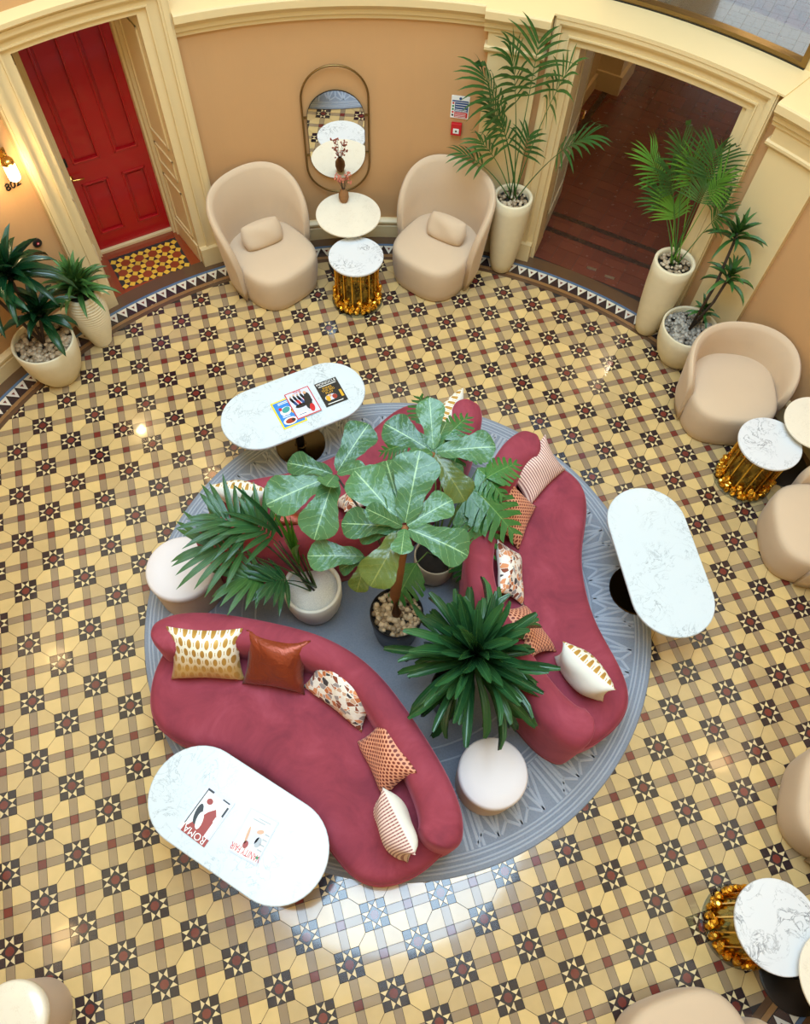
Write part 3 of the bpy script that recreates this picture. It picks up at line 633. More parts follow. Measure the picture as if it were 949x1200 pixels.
# ================================================================ SOFAS
def build_sofa(theta, off, label):
    t = thing('sofa', label, 'sofa', RUGC + Vector((off[0], off[1], .014)), math.radians(theta), 'three curved velvet sofas')
    # seat: kidney outline, rounded top edge
    fv = [0, .15, .3, .45, .6, .72, .84, .95, 1.04, 1.11, 1.15]; fu = [.92, .925, .95, 1.0, 1.05, 1.075, 1.07, 1.01, .91, .78, .62]
    def fr(v):
        v = abs(v)
        for i in range(len(fv) - 1):
            if v <= fv[i + 1]: k = (v - fv[i]) / (fv[i + 1] - fv[i]); return fu[i] + (fu[i + 1] - fu[i]) * k
        return fu[-1]
    ou = lambda v: .40 * (v / 1.12) ** 2
    N = 60; out = []
    for i in range(N + 1):
        v = -1.15 + 2.3 * i / N; v = 1.15 * math.sin(v / 1.15 * PI / 2); out.append((fr(v), v))
    for i in range(N + 1):
        v = 1.12 - 2.24 * i / N; out.append((ou(v) + .08, v))
    for _ in range(3):   # smooth the outline
        out = [((out[i - 1][0] + 2 * out[i][0] + out[(i + 1) % len(out)][0]) / 4, (out[i - 1][1] + 2 * out[i][1] + out[(i + 1) % len(out)][1]) / 4) for i in range(len(out))]
    n = len(out); nr = []
    for i in range(n):
        a, b = out[i - 1], out[(i + 1) % n]; d = Vector((b[0] - a[0], b[1] - a[1])).normalized(); nr.append((d.y, -d.x))
    def rg(ins, z): return [(out[i][0] + nr[i][0] * ins, out[i][1] + nr[i][1] * ins, z) for i in range(n)]
    sgn = 1 if sum(out[i][0] * nr[i][0] + out[i][1] * nr[i][1] for i in range(0, 60)) < 0 else -1
    lv = [(.05, 0), (.03, .02), (.012, .06), (0, .14), (0, .30), (.006, .355), (.022, .39), (.05, .412), (.09, .42), (.16, .424)]
    sb = MB().rings([rg(sgn * i_, z) for i_, z in lv], True, False); last = len(sb.v) - n
    rows = 6; top = [[last + i for i in range(N + 1)]]
    for r_ in range(1, rows):
        k = r_ / rows; row = []
        for i in range(N + 1):
            a, b = Vector(sb.v[last + i]), Vector(sb.v[last + 2 * N + 1 - i]); p = a.lerp(b, k); sb.v.append((p.x, p.y, p.z + .008 * math.sin(PI * k))); row.append(len(sb.v) - 1)
        top.append(row)
    top.append([last + 2 * N + 1 - i for i in range(N + 1)])
    for r_ in range(rows):
        for i in range(N): sb.f.append((top[r_][i], top[r_][i + 1], top[r_ + 1][i + 1], top[r_ + 1][i]))
    for i in (0, N):
        sb.f.append(tuple(top[r_][i] for r_ in range(rows + 1)))
    st = sb.build('seat', 'velvet', t, True)
    pp = MB().rings([[(out[i][0] + nr[i][0] * (sgn * .004) + c * -nr[i][0] * sgn * .006, out[i][1] + nr[i][1] * (sgn * .004) + c * -nr[i][1] * sgn * .006, .33 + s_ * .006) for i in range(62)] for c, s_ in ((1, 0), (0, 1), (-1, 0), (0, -1), (1, 0))], False, False, False).build('piping', 'velvet', st, True)
    # backrest: rounded wall swept along the rear curve
    K = 84; rings = []
    half = [(0, 0), (.03, .25), (.12, .51), (.22, .75), (.325, .96), (.435, 1.11), (.55, 1.19), (.665, 1.215)]
    pl = [Vector((u, -v, 0)) for u, v in half[::-1]] + [Vector((u, v, 0)) for u, v in half[1:]]
    for _ in range(3):   # corner cutting keeps the curve smooth
        q = [pl[0]]
        for i in range(len(pl) - 1): q += [pl[i].lerp(pl[i + 1], .25), pl[i].lerp(pl[i + 1], .75)]
        pl = q + [pl[-1]]
    cum = [0.0]
    for i in range(len(pl) - 1): cum.append(cum[-1] + (pl[i + 1] - pl[i]).length)
    def along(s_):
        d_ = s_ * cum[-1]; i = 0
        while i < len(cum) - 2 and cum[i + 1] < d_: i += 1
        return pl[i].lerp(pl[i + 1], (d_ - cum[i]) / max(1e-9, cum[i + 1] - cum[i]))
    for i in range(K + 1):
        f_ = .5 + .5 * math.sin((i / K - .5) * PI); p_ = along(f_); s_ = abs(f_ - .5) * 2
        dd = (along(min(1, f_ + .01)) - along(max(0, f_ - .01))).normalized(); nn = Vector((dd.y, -dd.x, 0))
        end = max(.03, math.sqrt(max(0.0, 1 - max(0.0, (s_ - .91) / .09) ** 2.4)))
        th = .205 + .075 * s_ ** 2; c = p_ + nn * (th / 2); H = .725; hw = th / 2 * end
        prof = [(-hw * .82, 0.0), (-hw * .90, .10), (-hw * .97, .35), (-hw, .55), (-hw * .98, .64), (-hw * .86, H - .04), (-hw * .6, H - .012), (-hw * .2, H), (hw * .3, H - .002), (hw * .7, H - .02), (hw * .92, H - .055), (hw, H - .11), (hw * .98, .50), (hw * .96, .36), (hw * .9, 0.0)]
        lo = .0
        rings.append([c + nn * a + Vector((0, 0, z * (1 if end > .5 else .9 + .2 * end) )) for a, z in prof])
    bk = MB().rings(rings).build('backrest', 'velvet', t, True)
    return t
sofaA = build_sofa(-140.2, (-.473, -.477), 'dusky pink curved velvet sofa beside the table with two magazines')
sofaB = build_sofa(-12.2, (.394, -.18), 'dusky pink curved velvet sofa beside the bare white oval table')
sofaC = build_sofa(104, (-.035, .305), 'dusky pink curved velvet sofa beside the table with three magazines, behind the plants')

# ================================================================ CUSHIONS
def pillow_mesh(w_, h_, t_, front, back, corner=.13, disc=0.0):
    n = 16; v, f, uv, mi = [], [], [], []
    for side in (1, -1):
        for j in range(n + 1):
            for i in range(n + 1):
                x = -1 + 2 * i / n; y = -1 + 2 * j / n
                th = (max(0, 1 - abs(x) ** 2.6) * max(0, 1 - abs(y) ** 2.6)) ** .55
                xx = x * (1 - corner * (1 - y * y)); yy = y * (1 - corner * (1 - x * x))
                if disc: xx, yy = x * math.sqrt(1 - disc * y * y / 2), y * math.sqrt(1 - disc * x * x / 2)
                wob = .012 * math.sin(3 * x + 2 * y)
                v.append((xx * w_ / 2, yy * h_ / 2, side * (t_ / 2 * th + .003) + wob * th)); uv.append((i / n, j / n))
        o = (0 if side == 1 else (n + 1) ** 2)
        for j in range(n):
            for i in range(n):
                a = o + j * (n + 1) + i; q = (a, a + 1, a + n + 2, a + n + 1); f.append(q if side == 1 else q[::-1]); mi.append(0 if side == 1 else 1)
    bnd = [i for i in range(n + 1)] + [(j + 1) * (n + 1) + n for j in range(n)] + [n * (n + 1) + n - 1 - i for i in range(n)] + [(n - 1 - j) * (n + 1) for j in range(n - 1)]
    o = (n + 1) ** 2
    for k in range(len(bnd)):
        a, b = bnd[k], bnd[(k + 1) % len(bnd)]; f.append((a, a + o, b + o, b)); mi.append(0)
    me = bpy.data.meshes.new('cushion'); me.from_pydata(v, [], f); me.materials.append(M[front]); me.materials.append(M[back])
    for p, k in zip(me.polygons, mi): p.material_index = k; p.use_smooth = True
    ul = me.uv_layers.new(name='UVMap')
    for l in me.loops: ul.data[l.index].uv = uv[l.vertex_index]
    return me
def cushion(L, R_, h_, t_, elev, front, back, sofa, label, z=.45, wmul=1.0, roll=0.0, push=0.0):
    a, b = px(L[0], L[1], z), px(R_[0], R_[1], z); X = (b - a); w_ = X.length * wmul; X.normalize()
    th = sofa.rotation_euler.z; outw = Vector((math.cos(th), math.sin(th), 0))
    nh = Vector((-X.y, X.x, 0))
    if nh.dot(outw) < 0: nh = -nh; 
    e = math.radians(elev); Z = nh * math.cos(e) + Vector((0, 0, math.sin(e)))
    Y = Z.cross(X)
    if Y.z < 0: X = -X; Y = -Y
    Z = X.cross(Y)
    c = (a + b) / 2 + Y * (h_ / 2 - .02) + Z * (t_ * .15) - nh * push
    o = mk('cushion', pillow_mesh(w_, h_, t_, front, back)); tag(o, label, 'cushion', 'scatter cushions on the sofas')
    mw = Matrix((X, Y, Z)).transposed().to_4x4() @ Matrix.Rotation(roll, 4, 'Z'); mw.translation = c; o.matrix_world = mw
    return o
# sofa beside the two-magazine table
cushion((204, 790), (286, 792), .40, .19, 40, 'cushion_gold', 'cushion_white', sofaA, 'gold and cream patterned cushion next to the copper cushion', wmul=1.06)
cushion((288, 796), (356, 808), .40, .19, 44, 'cushion_copper', 'cushion_copper', sofaA, 'shiny plain copper cushion between the gold and terrazzo ones', wmul=1.08)
cushion((358, 800), (427, 854), .34, .14, 40, 'cushion_terrazzo', 'cushion_white', sofaA, 'terrazzo print lumbar cushion between copper and honeycomb cushions')
cushion((424, 862), (452, 934), .36, .14, 38, 'cushion_hex', 'cushion_hex', sofaA, 'copper honeycomb cushion leaning beside the pink striped one, near the white magazine table', roll=.1)
cushion((446, 932), (484, 1010), .36, .20, 6, 'cushion_stripe', 'cushion_white', sofaA, 'pink pinstriped cushion with white back at the sofa end by the pouf', wmul=.95)
# sofa beside the bare table
cushion((620, 589), (655, 552), .34, .13, 48, 'cushion_stripe', 'cushion_white', sofaB, 'pink pinstriped cushion at the sofa end nearest the armchair wall', wmul=1.25)
cushion((603, 643), (624, 592), .36, .14, 48, 'cushion_hex', 'cushion_hex', sofaB, 'copper honeycomb cushion tucked under the monstera leaves')
cushion((608, 710), (604, 648), .30, .13, 40, 'cushion_terrazzo', 'cushion_white', sofaB, 'terrazzo print cushion between the two honeycomb cushions')
cushion((648, 766), (610, 710), .36, .13, 46, 'cushion_hex', 'cushion_hex', sofaB, 'copper honeycomb cushion half under the dracaena leaves')
cushion((704, 826), (646, 772), .34, .20, 2, 'cushion_gold', 'cushion_white', sofaB, 'white backed cushion with gold openwork front at the sofa end')
# sofa behind the plants
cushion((322, 594), (258, 588), .36, .17, 14, 'cushion_gold', 'cushion_white', sofaC, 'gold and white cushion behind the feathery palm')
cushion((368, 606), (322, 604), .34, .14, 42, 'cushion_copper', 'cushion_copper', sofaC, 'copper cushion glimpsed behind the palm stems')
cushion((440, 572), (392, 596), .30, .13, 42, 'cushion_terrazzo', 'cushion_white', sofaC, 'terrazzo print cushion glimpsed behind the fig leaves')
cushion((533, 476), (508, 524), .30, .16, 14, 'cushion_gold', 'cushion_white', sofaC, 'white cushion with gold front beside monstera leaves')

# ================================================================ POUFS
def pouf(p, r, h_, label, top='pouf_fabric', side='pouf_side', z=.014, name='pouf', cat='pouf', group='round poufs'):
    t = thing(name, label, cat, (p[0], p[1], z), 0, group)
    MB().lathe([(r * .93, 0), (r * .95, .015), (r * .97, h_ * .5), (r * .97, h_ - .07)], 48).build('drum', side, t, auto=.7)
    MB().lathe([(r * .975, h_ - .075), (r, h_ - .06), (r * 1.005, h_ - .035), (r * .985, h_ - .012), (r * .93, h_), (r * .6, h_ + .004), (r * .2, h_ + .005)], 48).build('cushion_top', top, t, True)
    MB().lathe([(r * .975, h_ - .082), (r * .985, h_ - .078), (r * .975, h_ - .074)], 48, cap0=False, cap1=False).build('seam', side, t, True)
pouf((-1.385, .40), .255, .40, 'pale lilac round pouf at the rug edge near the feathery palm')
pouf((.312, -1.575), .225, .40, 'pale pink round pouf between two sofa ends under the dracaena')
pouf((-2.67, -2.07), .20, .45, 'cream topped round stool standing alone on the bare tiles', 'stone_cream', 'pouf_side', 0.0, 'drum_stool', 'stool', None)

# ================================================================ OVAL TABLES
def stadium(hl, r, n=20):
    p = []
    for k in range(n + 1): a = -PI / 2 + PI * k / n; p.append((hl - r + r * math.cos(a), r * math.sin(a)))
    for k in range(n + 1): a = PI / 2 + PI * k / n; p.append((-(hl - r) + r * math.cos(a), r * math.sin(a)))
    return p
def oval_table(x, y, ang, label, zf):
    t = thing('oval_table', label, 'coffee table', (x, y, zf), ang, 'white oval coffee tables'); H = .592 - zf; g = []
    for ins, z in ((.008, H - .026), (0, H - .020), (0, H - .005), (.005, H)): g.append([(a, b, z) for a, b in stadium(.592 - ins, .292 - ins)])
    MB().rings(g).build('top', 'quartz_white', t, auto=.5)
    MB().rings([[(a, b, z) for a, b in stadium(.56, .26)] for z in (H - .04, H - .026)]).build('underframe', 'black_metal', t)
    MB().lathe([(.21, 0), (.21, .010), (.205, .014), (.05, .016), (.04, .022)], 48).build('base', 'bronze_metal', t, auto=.5)
    MB().lathe([(.036, .014), (.036, H - .04)], 24).build('column', 'black_metal', t, auto=.5)
    return t
oval_table(-.296, 1.476, .19, 'white oval table with three magazines at the rug edge', .014)
oval_table(1.92, -.548, -1.711, 'white oval table with nothing on it beside the sofa', .014)
oval_table(-1.279, -1.440, -.819, 'white oval table with two pale magazines', .014)

# ================================================================ MAGAZINES
def magazine(cx, cy, w_, h_, ang, cover, label, z=.592, edge=None):
    t = thing('magazine', label, 'magazine', (cx, cy, z), ang, 'magazines on the oval tables')
    MB().box(-w_ / 2, w_ / 2, -h_ / 2, h_ / 2, 0, .005).build('pages', 'paper', t)
    MB().box(-w_ / 2, w_ / 2, -h_ / 2, h_ / 2, .005, .0065).build('cover', cover, t)
    return t
def patch(t, pts, mat, lvl=0, name='print'): return MB().prism(pts, .0064, .0068 + lvl * .0004).build(name, mat, t)
def rect(t, x0, x1, y0, y1, mat, lvl=0): return patch(t, [(x0, y0), (x1, y0), (x1, y1), (x0, y1)], mat, lvl)
def blob(t, cx, cy, rx, ry, mat, lvl=0, a=0.0, n=14): return patch(t, [(cx + rx * math.cos(k * 2 * PI / n) * math.cos(a) - ry * math.sin(k * 2 * PI / n) * math.sin(a), cy + rx * math.cos(k * 2 * PI / n) * math.sin(a) + ry * math.sin(k * 2 * PI / n) * math.cos(a)) for k in range(n)], mat, lvl)
def ttext(t, s_, x, y, size, mat, lvl=3, sx=1.0, rot=0.0): return text(s_, size, mat, t, Matrix.Translation((x, y, .0066 + lvl * .0004)) @ Matrix.Rotation(rot, 4, 'Z'), 'masthead', .0003, sx)
g = magazine(-.352, 1.405, .20, .272, .205, 'ink_yellow', 'yellow bordered blue magazine partly under the red bordered one')
rect(g, -.088, .088, -.124, .124, 'ink_blue'); blob(g, -.015, .02, .05, .04, 'ink_white', 1, .4); blob(g, -.01, .03, .036, .026, 'ink_teal', 2, .4); blob(g, -.05, .05, .014, .016, 'ink_red', 2); blob(g, -.02, -.08, .056, .036, 'ink_white', 1); blob(g, -.018, -.082, .042, .024, 'ink_rust', 2); blob(g, .005, -.08, .014, .012, 'ink_black', 3); blob(g, .04, .0, .02, .026, 'ink_gold', 1)
for k, yy in enumerate((.105, .092)): rect(g, -.05, .05, yy, yy + .006, 'ink_white', 1)
rect(g, -.06, .0, -.035, -.028, 'ink_white', 1); rect(g, -.06, -.02, -.022, -.016, 'ink_white', 1)
g = magazine(-.226, 1.462, .205, .268, .20, 'ink_red', 'red bordered magazine of dark figures overlapping the yellow one', .5995)
rect(g, -.095, .095, -.126, .126, 'ink_lilac')
for k in range(5):
    x = -.07 + k * .03; blob(g, x, .055 + .008 * (k % 2), .011, .03, 'ink_black', 1, .2); blob(g, x, .09 + .008 * (k % 2), .008, .009, 'ink_skin', 2); blob(g, x + .012, .02, .012, .04, 'ink_red' if k % 2 else 'ink_navy', 1, .3)
blob(g, .045, .0, .03, .085, 'ink_black', 2, -.2); blob(g, .05, .085, .013, .015, 'ink_skin', 3); blob(g, .05, -.075, .02, .04, 'ink_red', 3, -.2); blob(g, -.02, -.02, .05, .02, 'ink_black', 1)
rect(g, -.085, .0, -.115, -.085, 'ink_white', 3); rect(g, -.075, -.01, -.103, -.097, 'ink_navy', 4); ttext(g, 'TIME', 0, .112, .03, 'ink_red', 4)
g = magazine(.014, 1.511, .188, .25, .18, 'ink_black', 'black magazine with white masthead and gold lettering')
ttext(g, 'MONOCLE', 0, .103, .034, 'ink_white', 1); rect(g, -.075, .075, .077, .083, 'ink_white', 1)
for k in range(3): ttext(g, ('IDEAS', 'THE BIG', 'PLAY')[k], -.012, .055 - k * .026, .03, 'ink_gold', 1)
blob(g, -.02, -.045, .05, .03, 'ink_lilac', 1); blob(g, -.045, -.05, .018, .03, 'ink_gold', 2); blob(g, .01, -.05, .02, .024, 'ink_rust', 2); blob(g, -.02, -.03, .012, .014, 'ink_skin', 3); rect(g, .062, .082, -.075, -.005, 'ink_gold', 2); rect(g, -.07, .06, -.107, -.1, 'ink_white', 1)
g = magazine(-1.447, -1.350, .205, .288, math.radians(-49 + 180), 'ink_lilac', 'magazine with rust red and black figure on a lilac cover, read from the sofa side')
rect(g, -.085, .085, -.115, .135, 'ink_white'); rect(g, -.1025, .075, .10, .144, 'ink_rust', 1); patch(g, [(-.06, .1), (.06, .1), (.0, -.02), (-.03, -.055), (-.06, -.02)], 'ink_rust', 1); blob(g, .045, .02, .022, .06, 'ink_black', 2, .25); blob(g, .03, -.07, .02, .018, 'ink_rust', 2); blob(g, .015, .045, .02, .05, 'ink_white', 3, .3)
rect(g, .078, .084, -.115, .1, 'ink_black', 2); rect(g, -.09, -.078, -.1, -.04, 'ink_black', 2); rect(g, -.08, -.03, -.125, -.117, 'ink_black', 2); rect(g, .04, .085, -.128, -.116, 'ink_black', 2); rect(g, -.07, -.055, -.02, .01, 'ink_white', 3)
ttext(g, 'ROMA', -.01, .118, .058, 'ink_white', 4, .95)
g = magazine(-1.200, -1.542, .19, .262, math.radians(-42 + 180), 'ink_lilac', 'pale magazine with red masthead, read from the sofa side')
rect(g, -.09, .09, -.125, .125, 'ink_grey', 0); rect(g, -.088, .088, -.123, .123, 'paper', 1); blob(g, .0, .0, .035, .05, 'ink_lilac', 2); blob(g, -.025, -.035, .022, .012, 'ink_skin', 3, .5); blob(g, .035, .01, .008, .05, 'ink_skin', 3, .15); blob(g, .02, .06, .016, .022, 'ink_rust', 3); blob(g, -.04, .02, .02, .03, 'ink_grey', 2)
ttext(g, 'VANITY FAIR', 0, .094, .056, 'ink_red', 4, .60); rect(g, -.06, .02, -.1, -.094, 'ink_grey', 2); rect(g, -.03, .05, -.085, -.078, 'ink_grey', 2)
for k in range(4): rect(g, -.085, -.055, .05 - k * .03, .058 - k * .03, 'ink_grey', 2)
rect(g, -.085, -.07, .085, .1, 'ink_green', 5)

# ================================================================ ARMCHAIRS
def sup(a, hx, hy, p): c, s_ = math.cos(a), math.sin(a); return (hx * math.copysign(abs(c) ** (2 / p), c), hy * math.copysign(abs(s_) ** (2 / p), s_))
def armchair(x, y, facing, H, label, group='tub armchairs', hw=.37, flare=.085, zs=.40, wrap=108, fwd=.0):
    t = thing('armchair', label, 'armchair', (x, y, 0), math.radians(facing), group)   # local +x is the way the chair faces
    n = 48; g = []
    for k, z in ((.90, 0), (.94, .02), (.97, .10), (1.0, .24), (1.0, .33), (.985, zs - .035), (.95, zs - .012), (.88, zs), (.5, zs + .008), (.1, zs + .010)):
        g.append([(sup(2 * PI * i / n, (.38 + fwd) * k, hw * k, 3.0)[0] + .005 + fwd, sup(2 * PI * i / n, .38 * k, hw * k, 3.0)[1], z) for i in range(n)])
    MB().rings(g).build('seat', 'chair_fabric', t, True)
    MB().lathe([(.24, -.0), (.24, .012)], 24).build('plinth', 'black_plastic', t).location = (0, 0, 0)
    fm = math.radians(wrap); K = 44; rings = []
    for i in range(K + 1):
        f = -1 + 2 * i / K; f = math.sin(f * PI / 2) if abs(f) < 1 else f; a = PI + f * fm
        hh = zs + .02 + (H - zs - .02) * max(0.0, 1 - abs(f) ** 2.9) ** (1 / 2.3)
        hh = max(hh, zs + .03); pts = []
        def at_(z, inset):
            k = 1.0 + flare / hw * max(0, min(1.2, (z - .05) / .9)); q = sup(a, .41 * (1 + (k - 1) * .3) - inset, (hw + .035) * k - inset, 2.15); return Vector((q[0] + .01, q[1], z))
        T = .055
        for z in (0.03, .15, .28, (.3 + hh) / 2, hh - .05): pts.append(at_(z, .0 if z > .1 else .02))
        pts += [at_(hh - .02, .008), at_(hh - .004, .024), at_(hh, T / 2 + .003), at_(hh - .004, T - .02), at_(hh - .02, T - .004)]
        for z in (hh - .05, (.3 + hh) / 2, .30, .15): pts.append(at_(z, T + .01))
        rings.append(pts)
    MB().rings(rings).build('shell', 'chair_fabric', t, True)
    return t
armchair(-.12, 3.46, -62, 1.0, 'tall tub armchair in beige beside the red door', wrap=99, fwd=.02)
armchair(1.46, 3.16, -143, 1.0, 'tall tub armchair in beige beside the tall palm planter', wrap=99, fwd=.02)
armchair(3.36, .84, -112, .74, 'low tub armchair beside the dracaena pot')
armchair(3.40, -.56, 158, .74, 'low tub armchair on the far side of the gold table from the dracaena pot')
armchair(2.51, -2.43, 140, .74, 'low tub armchair facing the gold table that has a see-through cage, wall side')
armchair(.87, -3.385, 90, .74, 'low tub armchair with pale seat next to the black table base')
def lumbar(x, y, z, facing, label):
    t = tag(mk('lumbar_cushion', pillow_mesh(.40, .25, .15, 'chair_fabric', 'chair_fabric', 0, .55)), label, 'cushion', 'lumbar cushions on the tall armchairs')
    f = math.radians(facing); e = math.radians(28); nh = Vector((math.cos(f), math.sin(f), 0)); X = Vector((-nh.y, nh.x, 0)); Z = nh * math.cos(e) + Vector((0, 0, math.sin(e))); Y = Z.cross(X)
    if Y.z < 0: X, Y = -X, -Y
    mw = Matrix((X, Y, Z)).transposed().to_4x4(); mw.translation = (x, y, z); t.matrix_world = mw
q1, q2 = px(307, 274, .51), px(523, 268, .51)
lumbar(q1.x, q1.y, .51, -76, 'small beige lumbar cushion on the armchair by the red door')
lumbar(q2.x, q2.y, .51, -136, 'small beige lumbar cushion on the armchair by the tall palm')

# ================================================================ SIDE TABLES
def gold_table(x, y, label, h_=.545):
    t = thing('gold_side_table', label, 'side table', (x, y, 0), random.random(), 'gold cage side tables')
    MB().lathe([(.245, h_ - .022), (.25, h_ - .018), (.25, h_ - .004), (.246, h_)], 64).build('marble_top', 'marble_white', t, auto=.6)
    MB().lathe([(.238, 0), (.242, .004), (.242, .018), (.238, .022)], 64).build('glass_base', 'clear_glass', t, auto=.6)
    MB().lathe([(.196, .022), (.196, h_ - .03)], 48, cap0=False, cap1=False).build('amber_drum', 'amber_glass', t, True)
    MB().rings([[(r_ * math.cos(2 * PI * i / 64), r_ * math.sin(2 * PI * i / 64), z) for i in range(64)] for r_, z in ((.20, h_ - .035), (.226, h_ - .035), (.226, h_ - .022), (.20, h_ - .022), (.20, h_ - .035))], False, False).build('top_ring', 'gold', t, auto=.6)
    rod0 = MB().rings([[(.006 * math.cos(PI / 4 + PI / 2 * q), .006 * math.sin(PI / 4 + PI / 2 * q), z) for q in range(4)] for z in (.022, h_ - .03)]).build('rod', 'gold', t); N = 16
    for k in range(N):
        a = 2 * PI * k / N; o = rod0 if k == 0 else clone(rod0, t)
        o.location = (.205 * math.cos(a), .205 * math.sin(a), 0); o.rotation_euler = (0, 0, a)
    rg = random.Random(int(x * 100)); nug = []
    for k in range(3):      # three faceted nugget shapes
        mb = MB(); m_ = 7
        mb.rings([[(r_ * math.cos(2 * PI * i / m_ + z * 20) * rg.uniform(.8, 1.2), r_ * math.sin(2 * PI * i / m_ + z * 20) * rg.uniform(.8, 1.2), z) for i in range(m_)] for r_, z in ((.010, -.026), (.022, -.012), (.024, .008), (.011, .026))]); nug.append(meshof(mb, 'gold_nugget', 'gold'))
    for row, (zz, nn) in enumerate(((.045, 26), (.095, 22), (.15, 12))):
        for k in range(nn):
            a = 2 * PI * (k + .5 * row) / nn + rg.uniform(-.05, .05); o = bpy.data.objects.new('gold_nugget', nug[k % 3]); COL.objects.link(o); o.parent = t
            o.location = (.213 * math.cos(a), .213 * math.sin(a), zz + rg.uniform(-.006, .006)); o.rotation_euler = (rg.uniform(-.6, .6), rg.uniform(-.6, .6), rg.uniform(0, 6))
    return t
gold_table(.605, 2.993, 'gold cage table with marble top between the two tall armchairs')
gold_table(3.24, .15, 'gold cage table with cracked marble top between the two low armchairs')
gold_table(1.58, -2.848, 'gold cage table with marble top beside the black table base')
def round_table(x, y, label, r=.30, h_=.625):
    t = thing('round_table', label, 'side table', (x, y, 0), 0, 'cream topped pedestal tables')
    MB().lathe([(r - .006, h_ - .022), (r, h_ - .016), (r, h_ - .004), (r - .004, h_)], 64).build('top', 'stone_cream', t, auto=.6)
    MB().lathe([(.022, .012), (.022, h_ - .03)], 20).build('column', 'black_metal', t, auto=.6); MB().lathe([(.12, h_ - .03), (.12, h_ - .021)], 32).build('top_plate', 'black_metal', t, auto=.6)
    MB().lathe([(.215, 0), (.215, .008), (.2, .013), (.04, .018)], 48).build('base', 'black_metal', t, auto=.6)
round_table(.655, 3.455, 'cream round pedestal table under the wall mirror')
round_table(3.645, .18, 'cream round pedestal table between the two low armchairs by the wall', .26)
round_table(1.775, -3.185, 'cream round pedestal table with black base next to the last gold table', .26)

# ================================================================ PLANTS
def leaf_mesh(name, mat, prof, droop=.6, fold=.12, wave=0.0, n=10, nc=2, petiole=0.0):
    """unit-long leaf: base at 0, runs along +x, face up"""
    v, f, uv = [], [], []; x = z = 0.0; ang = droop * .45
    cols = 2 * nc + 1
    for i in range(n + 1):
        t = i / n
        if i: x += math.cos(ang) / n; z += math.sin(ang) / n; ang -= droop / n * (0.6 + .8 * t)
        for k in range(cols):
            s_ = -1 + 2 * k / (cols - 1); w_ = prof(t) * .5
            v.append((x, s_ * w_, z + fold * abs(s_) * w_ + wave * math.sin(t * 15 + s_ * 2) * abs(s_) * w_)); uv.append((t, s_))
    for i in range(n):
        for k in range(cols - 1):
            a = i * cols + k; f.append((a, a + 1, a + cols + 1, a + cols))
    me = bpy.data.meshes.new(name); me.from_pydata(v, [], f); me.materials.append(M[mat])
    me.polygons.foreach_set('use_smooth', [True] * len(me.polygons))
    ul = me.uv_layers.new(name='UVMap')
    for l in me.loops: ul.data[l.index].uv = uv[l.vertex_index]
    return me
def interp(tab):
    def g(t):
        for (a, b), (c, d_) in zip(tab, tab[1:]):
            if t <= c:
                k = (t - a) / (c - a); k = k * k * (3 - 2 * k); return b + (d_ - b) * k
        return tab[-1][1]
    return g
P_FIG = interp([(0, .10), (.06, .34), (.2, .52), (.36, .52), (.55, .74), (.75, .96), (.88, .86), (.96, .52), (1, .12)])
P_STRAP = interp([(0, .5), (.1, .55), (.35, 1.0), (.6, .95), (.85, .55), (1, .02)])
P_PAL = interp([(0, .3), (.2, .9), (.5, 1), (.8, .6), (1, .02)])
P_BLUNT = interp([(0, .45), (.15, .6), (.5, 1), (.8, 1), (.93, .86), (1, .45)])
def place(o, base, tip, width, up=Vector((0, 0, 1)), roll=0.0):
    X = (tip - base); L = X.length; X.normalize()
    Y = up.cross(X)
    if Y.length < 1e-3: Y = Vector((0, 1, 0))
    Y.normalize(); Z = X.cross(Y)
    m_ = Matrix((X, Y, Z)).transposed().to_4x4() @ Matrix.Rotation(roll, 4, 'X'); m_.translation = base
    o.matrix_local = m_ @ Matrix.Diagonal((L, width, L, 1))
def leaf(parent, me, base, tip, width, roll=0.0, name='leaf', up=Vector((0, 0, 1))):
    o = bpy.data.objects.new(name, me); COL.objects.link(o); o.parent = parent
    off = parent.location; place(o, Vector(base) - off, Vector(tip) - off, width, up, roll); return o
FIG = [leaf_mesh('leaf', 'leaf_fig', P_FIG, d_, fo, .07, 14, 3) for d_, fo in ((.35, .12), (.6, .2), (.2, .06))]
FIGO = [leaf_mesh('leaf', 'leaf_fig_old', P_FIG, .5, .15, .08, 14, 3)]
def straps(mat, prof=P_STRAP): return [leaf_mesh('leaf', mat, prof, d_, .22, .0, 8, 1) for d_ in (.35, .8, 1.25)]
DARK, DEEP, ZZ, BRIGHT = straps('leaf_dark', P_BLUNT), straps('leaf_deep'), straps('leaf_zz', P_PAL), straps('leaf_bright', P_PAL)
MIDG = straps('leaf_palm')
def rosette(parent, c, n, L, W, meshes, e0=-25, e1=75, rmax=3.84, seed=0):
    rg = random.Random(seed); c = Vector(c)
    for k in range(n):
        az = k * 2.39996 + rg.uniform(-.25, .25); f = (k + .5) / n
        el = math.radians(e0 + (e1 - e0) * f ** .9 + rg.uniform(-8, 8)); l_ = L * rg.uniform(.8, 1.12) * (1 - .25 * f)
        d_ = Vector((math.cos(az) * math.cos(el), math.sin(az) * math.cos(el), math.sin(el)))
        b = c + Vector((0, 0, -.10 * (1 - f))); tip = b + d_ * l_
        k_ = 1.0
        while math.hypot(tip.x, tip.y) > rmax and k_ > .4: k_ -= .1; tip = b + d_ * (l_ * k_) + Vector((0, 0, (1 - k_) * l_ * .6))
        leaf(parent, meshes[0 if f > .66 else (1 if f > .33 else 2)], b, tip, W * rg.uniform(.85, 1.15))
